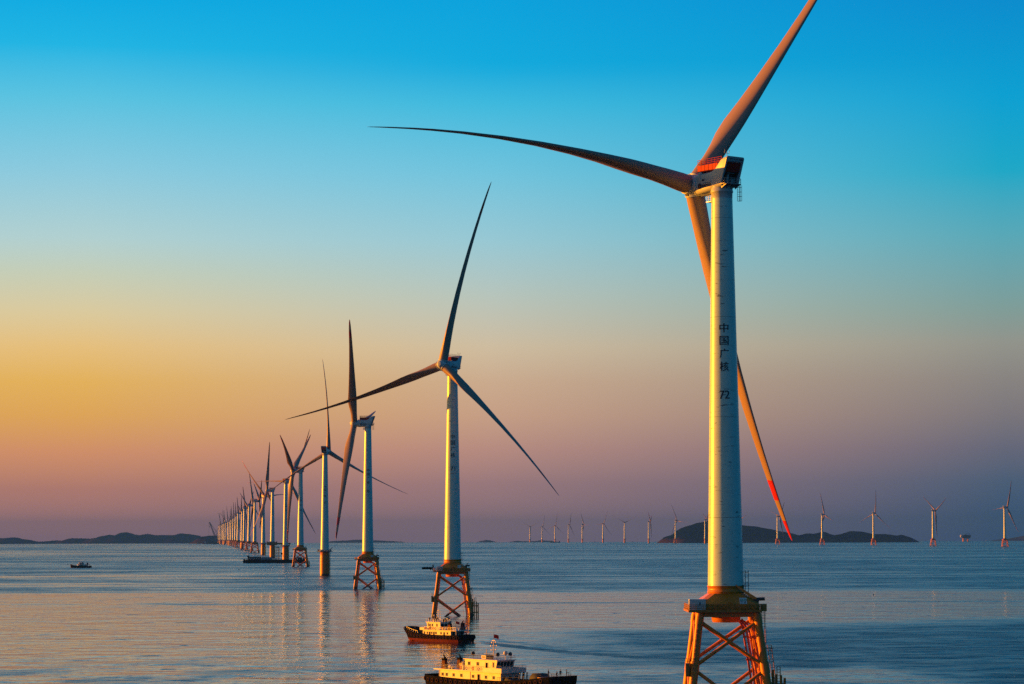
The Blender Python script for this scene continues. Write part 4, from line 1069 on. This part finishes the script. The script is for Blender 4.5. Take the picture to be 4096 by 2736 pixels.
def crane_ship(x, y):
    root = thing('crane_ship','huge floating crane with tall slanted boom beside the far end of the turbine row','crane ship',(x,y,zsea(x,y)),0)
    mb = MB(); mb.prism([(-30,-15,-2),(28,-15,-2),(30,-15,9),(-32,-15,9)],(0,30,0)); link('hull', mb.mesh('hull',[M['black']]), root)
    mb = MB(); mb.bb(-2,22,-10,10,9,38); mb.bb(-26,-4,-8,8,9,22); mb.bb(6,16,-8,8,38,42); link('superstructure', mb.mesh('superstructure',[M['navy']]), root)
    mb = MB()
    for i in range(3):
        for j in range(4): mb.bb(-.5+4+i*5,2+4+i*5,-10.2,-10,14+j*6,16+j*6)
    link('window', mb.mesh('window',[M['nacelle']]), root)
    mb = MB(); base = Vector((8,0,40)); tip = Vector((-28,0,130))
    off = Vector((3.6,0,1.4)); sy = Vector((0,4,0))
    for o in (off+sy,off-sy,-off+sy,-off-sy): mb.tube(base+o,tip+o*.5,1.5,1.2,6)
    for i in range(12):
        p, q = base.lerp(tip,i/12), base.lerp(tip,(i+1)/12); k, l = 1-.5*i/12, 1-.5*(i+1)/12
        for s in (1,-1): mb.tube(p+off*k+sy*s*k,q-off*l+sy*s*l,.8,n=5); mb.tube(p-off*k+sy*s*k,q-off*l-sy*s*l,.7,n=5)
    mb.bb(-34,-24,-4,4,127,132); link('boom', mb.mesh('boom',[M['dark']]), root)
    mb = MB(); a = Vector((18,0,70)); mb.tube((10,0,42),a,1.8,n=6); mb.tube((22,0,40),a,1.5,n=6); mb.tube(a,(-27,0,130),1.0,n=5); mb.tube(a,(-5,0,75),.3,n=5); link('back_frame', mb.mesh('back_frame',[M['dark']]), root)
    mb = MB(); mb.tube((-33,0,128),(-33,0,46),.5,n=5); mb.bb(-34.5,-31.5,-1.5,1.5,42,46); mb.tube((-30,0,128),(-29,0,106),.5,n=5); mb.bb(-31,-27.5,-1.5,1.5,101,107); link('hook', mb.mesh('hook',[M['dark']]), root)
crane_ship(-1825,14880)
ship(-1855,14700,3.05,34,'red-hulled supply ship lying left of the crane ship','antifoul',.35,'distant boats','ship','supply_ship',1.6)
ship(-1895,14650,3.0,24,'smaller pale-nosed ship lying left of the red supply ship','grey',.4,'distant boats','ship','supply_ship',1.5)

def substation(x, y):
    root = thing('offshore_platform','square offshore platform on orange legs between two turbines at the right','platform',(x,y,zsea(x,y)),0)
    for sx in (-1,1):
        for sy in (-1,1):
            mb = MB(); mb.tube((sx*15-4,sy*10,-3),(sx*14-4,sy*9.5,21),2.6,n=14); link('leg', mb.mesh('leg',[M['yellow']]), root)
    for z0, z1 in ((2,12),(12,20)):
        mb = MB(); mb.tube((-19,-10,z0),(11,-10,z1),.9,n=8); mb.tube((11,-10,z0),(-19,-10,z1),.9,n=8); link('brace', mb.mesh('brace',[M['yellow']]), root)
    mb = MB(); mb.bb(-26,22,-15,15,21,26); mb.bb(-22,26,-15,15,26,40); mb.bb(-12,4,-12,12,40,43); mb.bb(8,24,-10,10,40,41.5); link('topside', mb.mesh('topside',[M['dark']]), root)
    mb = MB(); mb.prism([(-34,-12,28),(-22,-12,26),(-22,-12,42),(-30,-12,42),(-36,-12,36)],(0,24,0)); link('helideck_side', mb.mesh('helideck_side',[M['cream']]), root)
    mb = MB(); mb.path([(24,0,40),(24,0,46),(22,0,48.5),(18,0,49),(-4,0,47.5)],1.0,8); link('crane', mb.mesh('crane',[M['dark']]), root)
    mb = MB(); mb.bb(12,16,-15.2,-15,24,27); link('hatch', mb.mesh('hatch',[M['white']]), root)
substation(2768,14850)

# buoys and floats
def buoy(x, y, s, label):
    t = thing('buoy', label, 'buoy', (x,y,zsea(x,y)), 0, 'buoys on the open water')
    mb = MB(); mb.lathe([(-.4,.6),(.0,1.5),(.9,1.5),(1.1,.9)],16); f = [link('float', mb.mesh('float',[M['black']]), t)]
    mb = MB()
    for k in range(4): a = k*PI/2; mb.tube((.8*math.cos(a),.8*math.sin(a),1.0),(.25*math.cos(a),.25*math.sin(a),4.6),.09,n=6)
    mb.lathe([(2.6,.55),(2.8,.55)],10); mb.lathe([(4.6,.4),(5.4,.4),(5.5,.05)],10); link('lantern_frame', mb.mesh('lantern_frame',[M['dark']]), t); t.scale = (s,s,s)
buoy(-1268,6300,1.0,'dark navigation buoy far out at the left edge of the water')
buoy(-1662,9900,1.1,'tiny dark buoy under the left-hand hills')
def ballfloat(x, y, r, label):
    mb = MB(); mb.ball((0,0,r*.45),r,14); mb.tube((0,0,r*1.3),(0,0,r*1.7),r*.2,n=8)
    thing('mooring_float', label, 'float', (x,y,zsea(x,y)), 0, 'round floats on the water', mb.mesh('mooring_float',[M['black']]))
ballfloat(-581,3180,.62,'round black float left of the small dark tug')
ballfloat(-299,2660,.62,'round black float on the water left of the yellow piles, below the barge')
ballfloat(219,1480,.35,'tiny dark float on the open water right of the huge tower')

# ------------------------------------------------------------------ land
def rock_material(name, col, col2):
    m, rp, b = mat(name, col, 1.0, vary=0.5, scale=0.02, spec=0.0)
    N, L = nodes(m); tc = N.new('ShaderNodeTexCoord'); sp = N.new('ShaderNodeSeparateXYZ'); L.new(tc.outputs['Object'], sp.inputs[0])
    nz = N.new('ShaderNodeTexNoise'); nz.inputs['Scale'].default_value = 0.012; nz.inputs['Detail'].default_value = 6; L.new(tc.outputs['Object'], nz.inputs['Vector'])
    z = math_node(N, L, 'SUBTRACT', math_node(N, L, 'MULTIPLY', nz.outputs['Fac'], 70), sp.outputs['Z'])
    cl = smooth(N, L, z, 18, 30)
    mx = N.new('ShaderNodeMix'); mx.data_type = 'RGBA'; L.new(cl, mx.inputs[0]); L.new(rp.outputs['Color'], mx.inputs[6]); mx.inputs[7].default_value = col2
    L.new(mx.outputs[2], b.inputs['Base Color'])
    return m
M['isle'] = rock_material('wooded_island_haze_tint', (0.004,0.008,0.022), (0.045,0.02,0.028,1))  # woodland colour with the blue of distance haze painted in, beside the haze volume
def ridge(name, prof, D, wy, top_eye=2138.0, roll=0.0, seed=1, material='isle', step=22):
    """prof: skyline as (photo column, photo row); turned into a real hill at distance D, wy metres deep"""
    rnd = random.Random(seed)
    xs = [(px-2048)/9700*D for px, py in prof]
    hs = []
    for px, py in prof:
        e = top_eye-(px-2048)*0.00305
        hs.append(max(0.5, CAM_H+(e-py)/9700*D-zsea(0, D)))
    def prof_h(x):
        for i in range(len(xs)-1):
            if xs[i] <= x <= xs[i+1]:
                t = (x-xs[i])/(xs[i+1]-xs[i]); t = t*t*(3-2*t)*.4+t*.6; return hs[i]+(hs[i+1]-hs[i])*t
        return 0.0
    nx = max(40, int((xs[-1]-xs[0])/step)); ny = 16; vs = []; fs = []
    from mathutils import noise
    x0, x1 = xs[0], xs[-1]
    for i in range(nx+1):
        x = x0+(x1-x0)*i/nx; h = prof_h(x)
        for j in range(ny+1):
            v = -1+2*j/ny
            w = wy*(0.35+0.65*min(1, h/60.0))
            sh = max(0.0, 1-abs(v)**1.7)
            n1 = noise.noise(Vector((x*.006+seed, v*2.0, .3)))*.22+noise.noise(Vector((x*.02+seed, v*5.0, .7)))*.10
            n2 = noise.noise(Vector((x*.05, v*9.0, seed)))
            z = h*sh*(1+(n1 if abs(v) > .05 else 0)*(abs(v)**.5))+n2*1.6*sh
            if abs(v) < .07: z = h*(1+.05*noise.noise(Vector((x*.012,seed,0)))+.03*noise.noise(Vector((x*.045,seed,2))))+n2*2.0+noise.noise(Vector((x*.11,seed,5)))*1.6
            vs.append((x, D+v*w, (z-4 if abs(v) > .98 or i in (0,nx) else z)+zsea(x, D)))
    for i in range(nx):
        for j in range(ny):
            a = i*(ny+1)+j; fs.append((a,a+ny+1,a+ny+2,a+1))
    mb = MB(); mb.add(vs, fs, 0, True)
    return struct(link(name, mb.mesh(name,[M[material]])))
z4 = lambda pts: [(x/2.609, 2050+y/2.609) for x, y in pts]
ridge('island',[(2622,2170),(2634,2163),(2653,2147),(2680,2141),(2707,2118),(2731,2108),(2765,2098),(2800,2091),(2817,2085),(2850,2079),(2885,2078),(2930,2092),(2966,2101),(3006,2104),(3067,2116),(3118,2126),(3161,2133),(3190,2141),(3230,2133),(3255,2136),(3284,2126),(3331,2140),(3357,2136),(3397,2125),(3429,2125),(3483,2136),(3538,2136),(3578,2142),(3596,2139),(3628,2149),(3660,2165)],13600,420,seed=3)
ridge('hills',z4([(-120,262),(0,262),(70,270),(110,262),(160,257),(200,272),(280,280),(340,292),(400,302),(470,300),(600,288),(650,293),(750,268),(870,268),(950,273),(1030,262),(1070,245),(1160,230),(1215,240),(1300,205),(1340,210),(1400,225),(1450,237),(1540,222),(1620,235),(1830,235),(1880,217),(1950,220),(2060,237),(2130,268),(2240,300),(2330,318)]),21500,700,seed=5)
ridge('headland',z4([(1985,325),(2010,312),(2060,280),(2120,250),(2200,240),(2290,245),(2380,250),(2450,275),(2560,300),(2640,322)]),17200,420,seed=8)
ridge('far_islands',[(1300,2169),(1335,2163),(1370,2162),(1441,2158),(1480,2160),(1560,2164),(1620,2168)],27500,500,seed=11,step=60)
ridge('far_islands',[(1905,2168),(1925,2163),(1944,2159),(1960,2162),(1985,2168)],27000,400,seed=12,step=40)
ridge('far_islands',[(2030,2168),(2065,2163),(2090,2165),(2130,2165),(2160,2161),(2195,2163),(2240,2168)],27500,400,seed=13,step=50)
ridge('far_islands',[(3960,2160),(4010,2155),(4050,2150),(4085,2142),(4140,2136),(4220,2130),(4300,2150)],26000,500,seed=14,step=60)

# ------------------------------------------------------------------ sea
def sea():
    rad = [0,20,60,120,200,300]+[400+250*i for i in range(118)]
    n = 320; vs = [(0,0,0)]; fs = []
    for r in rad[1:]:
        for i in range(n):
            a = 2*PI*i/n; vs.append((r*math.cos(a), r*math.sin(a), -r*r/(2*RE)))
    for i in range(n): fs.append((0,1+i,1+(i+1)%n))
    for k in range(len(rad)-2):
        o = 1+k*n
        for i in range(n): fs.append((o+i,o+n+i,o+n+(i+1)%n,o+(i+1)%n))
    mb = MB(); mb.add(vs, fs, 0, True)
    m = bpy.data.materials.new('sea_water'); m.use_nodes = True; N, L = nodes(m); b = N['Principled BSDF']
    tc = N.new('ShaderNodeTexCoord'); P = tc.outputs['Object']
    sp = N.new('ShaderNodeSeparateXYZ'); L.new(P, sp.inputs[0]); X, Y = sp.outputs['X'], sp.outputs['Y']
    def noise(scale, detail=3, rough=.5, off=(0,0,0)):
        mp = N.new('ShaderNodeMapping'); mp.inputs['Scale'].default_value = scale; mp.inputs['Location'].default_value = off; L.new(P, mp.inputs[0])
        nz = N.new('ShaderNodeTexNoise'); nz.inputs['Scale'].default_value = 1; nz.inputs['Detail'].default_value = detail; nz.inputs['Roughness'].default_value = rough
        L.new(mp.outputs[0], nz.inputs['Vector']); return nz.outputs['Fac']
    A = lambda a, b_: math_node(N, L, 'ADD', a, b_); S = lambda a, b_: math_node(N, L, 'SUBTRACT', a, b_); MU = lambda a, b_: math_node(N, L, 'MULTIPLY', a, b_)
    MX = lambda a, b_: math_node(N, L, 'MAXIMUM', a, b_); MN = lambda a, b_: math_node(N, L, 'MINIMUM', a, b_)
    big = noise((.0012,.0045,1),2)
    yj = A(Y, MU(S(noise((.006,.004,1),4,.6),.5),150))
    far = smooth(N, L, yj, 1530, 1630)                           # ruffled water beyond the calm patch
    # calm glassy bands inside the ruffled far water
    b1 = smooth(N, L, noise((.0035,.012,1),5,.65,(3,1,0)), .44, .64)
    b2 = smooth(N, L, noise((.0016,.0046,1),6,.65,(9,4,0)), .43, .62)
    mixf = smooth(N, L, Y, 2200, 4200)
    bands = A(MU(b1, S(1.0, mixf)), MU(b2, mixf))
    west = smooth(N, L, math_node(N, L, 'DIVIDE', X, Y), .02, -.14)
    farR = MU(far, S(1.0, MU(bands, A(.6, MU(west, .32)))))
    # near water: right-hand ruffled field with a calm tongue at the very bottom
    xj = A(X, MU(S(noise((.02,.012,1),4,.6),.5),80)); yk = A(Y, MU(S(noise((.014,.012,1),4,.6,(5,2,0)),.5),150))
    edge = A(yk, MU(X, -.55))
    right = MU(smooth(N, L, xj, -25, 55), smooth(N, L, edge, 985, 860))
    tongue = MU(smooth(N, L, yk, 700, 660), smooth(N, L, xj, 130, 95))
    right = MU(right, S(1.0, MU(tongue, .85)))
    near_low = MU(smooth(N, L, Y, 800, 620), smooth(N, L, noise((.03,.02,1),5,.65,(1,7,0)), .44, .62))     # ruffled patches towards the bottom left
    # dark short dashes (cat's paws) on the calm water
    dash = smooth(N, L, noise((.075,.055,1),2,.5), .665, .72)
    dash2 = smooth(N, L, noise((.02,.03,1),2,.5,(4,4,0)), .68, .74)
    # the tug's wake
    dx = A(X, 12.8); cur = A(A(851.0, MU(dx,-3.17)), MU(MU(dx,dx), .02))
    wd = math_node(N, L, 'ABSOLUTE', S(A(Y, MU(S(noise((.12,.06,1),3,.5,(2,2,0)),.5),26)), cur))
    wake = MU(MU(smooth(N, L, wd, 17, 6), smooth(N, L, dx, -2, 6)), smooth(N, L, dx, 150, 90))
    cur2 = A(cur, 30.0); wd2 = math_node(N, L, 'ABSOLUTE', S(A(Y, MU(S(noise((.1,.05,1),3,.5,(8,2,0)),.5),40)), cur2))
    wake2 = MU(MU(smooth(N, L, wd2, 18, 4), smooth(N, L, dx, 0, 12)), smooth(N, L, dx, 120, 60))
    # one long dark line across the calm patch
    ld = math_node(N, L, 'ABSOLUTE', S(A(Y, MU(S(noise((.006,.006,1),3,.5,(6,1,0)),.5),130)), 1330.0)); line = MU(smooth(N, L, ld, 16, 4), smooth(N, L, noise((.008,.001,1),2,.5,(3,3,0)), .48, .58))
    R = MX(MX(farR, right), MX(MX(MU(near_low,.7), MU(MX(dash,dash2),.8)), MX(MX(wake, MU(wake2,.8)), MU(line,.8))))
    rip = smooth(N, L, noise((.055,.065,1),3,.6,(11,5,0)), .40, .62); rip2 = smooth(N, L, noise((.016,.02,1),4,.6,(1,15,0)), .38, .62)
    R = MX(A(MU(R, A(.62, A(MU(rip,.22), MU(rip2,.18)))), MU(MU(rip, rip2), .13)), MU(wake, 1.0))
    R = math_node(N, L, 'ADD', R, 0.0, clamp=True)
    rough = A(SEA['r0'], MU(R, SEA['r1']-SEA['r0']))
    L.new(rough, b.inputs['Roughness'])
    # waves
    h1 = noise((.022,.030,1),3,.5); h2 = noise((.07,.085,1),3,.55,(7,3,0)); h3 = noise((.3,.35,1),3,.6,(2,9,0))
    amp = A(SEA['a0'], MU(R, SEA['a1']-SEA['a0']))
    hgt = A(A(MU(h1,.45), MU(h2,.36)), MU(h3,.05))
    bp = N.new('ShaderNodeBump'); bp.inputs['Strength'].default_value = 1.0; L.new(amp, bp.inputs['Distance']); L.new(hgt, bp.inputs['Height'])
    bp.inputs['Filter Width'].default_value = 0.05
    L.new(bp.outputs['Normal'], b.inputs['Normal'])
    b.inputs['Base Color'].default_value = (0.002,0.020,0.030,1); b.inputs['IOR'].default_value = 1.33; b.inputs['Specular IOR Level'].default_value = 0.5
    return struct(link('sea', mb.mesh('sea',[m])))
SEA = dict(r0=0.085, r1=0.37, a0=1.9, a1=8.0)
sea()

# ------------------------------------------------------------------ haze
USE_HAZE = True
if USE_HAZE:
    mb = MB(); mb.bb(-31000,31000,-31000,31000,-105,222)
    m = bpy.data.materials.new('haze_air'); m.use_nodes = True; N, L = nodes(m)
    for n in list(N):
        if n.type == 'BSDF_PRINCIPLED': N.remove(n)
    pv = N.new('ShaderNodeVolumePrincipled'); pv.inputs['Density'].default_value = 3.2e-5; pv.inputs['Color'].default_value = (0.06,0.26,1.0,1); pv.inputs['Anisotropy'].default_value = 0.0
    L.new(pv.outputs[0], N['Material Output'].inputs['Volume'])
    struct(link('haze', mb.mesh('haze',[m])), 'stuff')

# ------------------------------------------------------------------ sky and sun
SUN_AZ, SUN_EL = math.radians(-74.0), math.radians(4.5)        # azimuth from +Y towards +X
sd = Vector((math.sin(SUN_AZ)*math.cos(SUN_EL), math.cos(SUN_AZ)*math.cos(SUN_EL), math.sin(SUN_EL)))
sun = bpy.data.lights.new('sun','SUN'); sun.energy = 5.0; sun.angle = math.radians(.5); sun.color = (1.0,.31,.008)
so = bpy.data.objects.new('sun', sun); COL.objects.link(so); so.rotation_euler = sd.to_track_quat('Z','Y').to_euler(); so.location = (-300,100,300)

EXPO = 1.0
w = bpy.data.worlds.new('World'); sc.world = w; w.use_nodes = True; N, L = w.node_tree.nodes, w.node_tree.links
bg = N['Background']; bg.inputs['Strength'].default_value = 0.12*2**-EXPO
sky = N.new('ShaderNodeTexSky'); sky.sky_type = 'NISHITA'; sky.sun_disc = False; sky.sun_elevation = SUN_EL; sky.sun_rotation = SUN_AZ; sky.dust_density = 2.0
tc = N.new('ShaderNodeTexCoord'); sp = N.new('ShaderNodeSeparateXYZ'); L.new(tc.outputs['Generated'], sp.inputs[0])
el = math_node(N, L, 'MAXIMUM', math_node(N, L, 'ARCSINE', sp.outputs['Z']), 0.0)
az = math_node(N, L, 'ARCTAN2', sp.outputs['X'], sp.outputs['Y'])
pos = math_node(N, L, 'SQRT', math_node(N, L, 'DIVIDE', el, PI/2))
def ramp(stops):
    r = N.new('ShaderNodeValToRGB'); cr = r.color_ramp; cr.interpolation = 'LINEAR'
    stops = sorted(stops)
    while len(cr.elements) < len(stops): cr.elements.new(0.5)
    for e, (d, c) in zip(cr.elements, stops): e.position = math.sqrt(max(d,0)/90.0)
    for e, (d, c) in zip(cr.elements, stops): e.color = rgb(*c)
    L.new(pos, r.inputs['Fac']); return r.outputs['Color']
UP = [(17,(0,128,195)),(25,(0,110,168)),(45,(0,80,122)),(90,(0,58,98))]
LEFT = ramp([(0,(166,122,128)),(.3,(178,126,124)),(1.1,(186,126,110)),(1.95,(214,145,102)),(2.8,(224,165,84)),(3.6,(228,177,88)),(4.4,(229,190,122)),(5.2,(217,200,155)),(6.1,(195,203,180)),(6.9,(175,205,205)),(8.5,(135,198,218)),(10.2,(85,190,220)),(11.4,(25,176,222)),(12.6,(0,165,220))]+UP)
MID = ramp([(0,(150,118,128)),(.4,(156,121,126)),(1.2,(162,124,125)),(2.0,(187,141,128)),(2.8,(200,159,132)),(3.6,(203,170,140)),(4.4,(206,187,157)),(5.6,(182,194,184)),(6.9,(150,197,208)),(8.5,(110,192,217)),(10.1,(60,182,217)),(11,(8,166,216)),(12.6,(0,158,215))]+UP)
RIGHT_ = ramp([(0,(42,78,116)),(.4,(50,82,116)),(1.2,(74,93,118)),(2.0,(102,103,120)),(2.8,(124,118,122)),(3.6,(136,131,127)),(4.4,(145,146,137)),(5.2,(125,155,150)),(6.9,(85,165,180)),(8.4,(22,164,195)),(10.1,(0,156,205)),(12.6,(0,134,200)),(17,(0,118,184)),(25,(0,104,160)),(45,(0,76,118)),(90,(0,58,98))])
BACK = ramp([(0,(30,88,118)),(3,(34,104,138)),(8,(16,108,146)),(20,(0,94,138)),(45,(0,68,115)),(90,(0,52,95))])
def mix(f, a, b_):
    n = N.new('ShaderNodeMix'); n.data_type = 'RGBA'; L.new(f, n.inputs[0]); L.new(a, n.inputs[6]); L.new(b_, n.inputs[7]); return n.outputs[2]
def lerp(v, lo, hi):
    n = N.new('ShaderNodeMapRange'); n.inputs['From Min'].default_value = lo; n.inputs['From Max'].default_value = hi; L.new(v, n.inputs['Value']); return n.outputs['Result']
c = mix(lerp(az, math.radians(-10), math.radians(-.5)), LEFT, MID)
c = mix(lerp(az, math.radians(-.5), math.radians(11.5)), c, RIGHT_)
absaz = math_node(N, L, 'ABSOLUTE', math_node(N, L, 'ADD', az, 0.0))
SUNSIDE = ramp([(0,(190,110,70)),(2,(235,150,70)),(5,(250,185,75)),(10,(235,185,95)),(18,(150,150,110)),(30,(50,105,120)),(50,(0,70,112)),(90,(0,52,95))])
c = mix(lerp(az, math.radians(-15), math.radians(-45)), c, SUNSIDE)
c = mix(lerp(az, math.radians(20), math.radians(80)), c, BACK)
c = mix(lerp(az, math.radians(-120), math.radians(-160)), c, BACK)
# the physical sky adds the warm glow round the sun, out of frame on the left
ex = N.new('ShaderNodeMix'); ex.data_type = 'RGBA'; ex.blend_type = 'MIX'; ex.inputs[0].default_value = 0.02
sc1 = N.new('ShaderNodeVectorMath'); sc1.operation = 'SCALE'; sc1.inputs['Scale'].default_value = 1.09/0.12; L.new(c, sc1.inputs[0])
L.new(sc1.outputs[0], ex.inputs[6]); L.new(sky.outputs[0], ex.inputs[7]); L.new(ex.outputs[2], bg.inputs['Color'])

# ------------------------------------------------------------------ camera
cam = bpy.data.cameras.new('camera'); cam.sensor_width = 36; cam.lens = 9700/4096*36; cam.clip_start = 1; cam.clip_end = 120000
co = bpy.data.objects.new('camera', cam); COL.objects.link(co); sc.camera = co
pitch = math.atan((2138-1368)/9700)
co.matrix_world = Matrix.Translation((0,0,CAM_H)) @ Matrix.Rotation(PI/2+pitch, 4, 'X') @ Matrix.Rotation(math.radians(-.175), 4, 'Z')

sc.view_settings.view_transform = 'Standard'; sc.view_settings.look = 'None'; sc.view_settings.exposure = EXPO; sc.view_settings.gamma = 1
sc.render.engine = 'CYCLES'
cy = sc.cycles; cy.max_bounces = 5; cy.diffuse_bounces = 2; cy.glossy_bounces = 3; cy.transmission_bounces = 2; cy.volume_bounces = 1; cy.use_denoising = False
cy.sample_clamp_indirect = 6
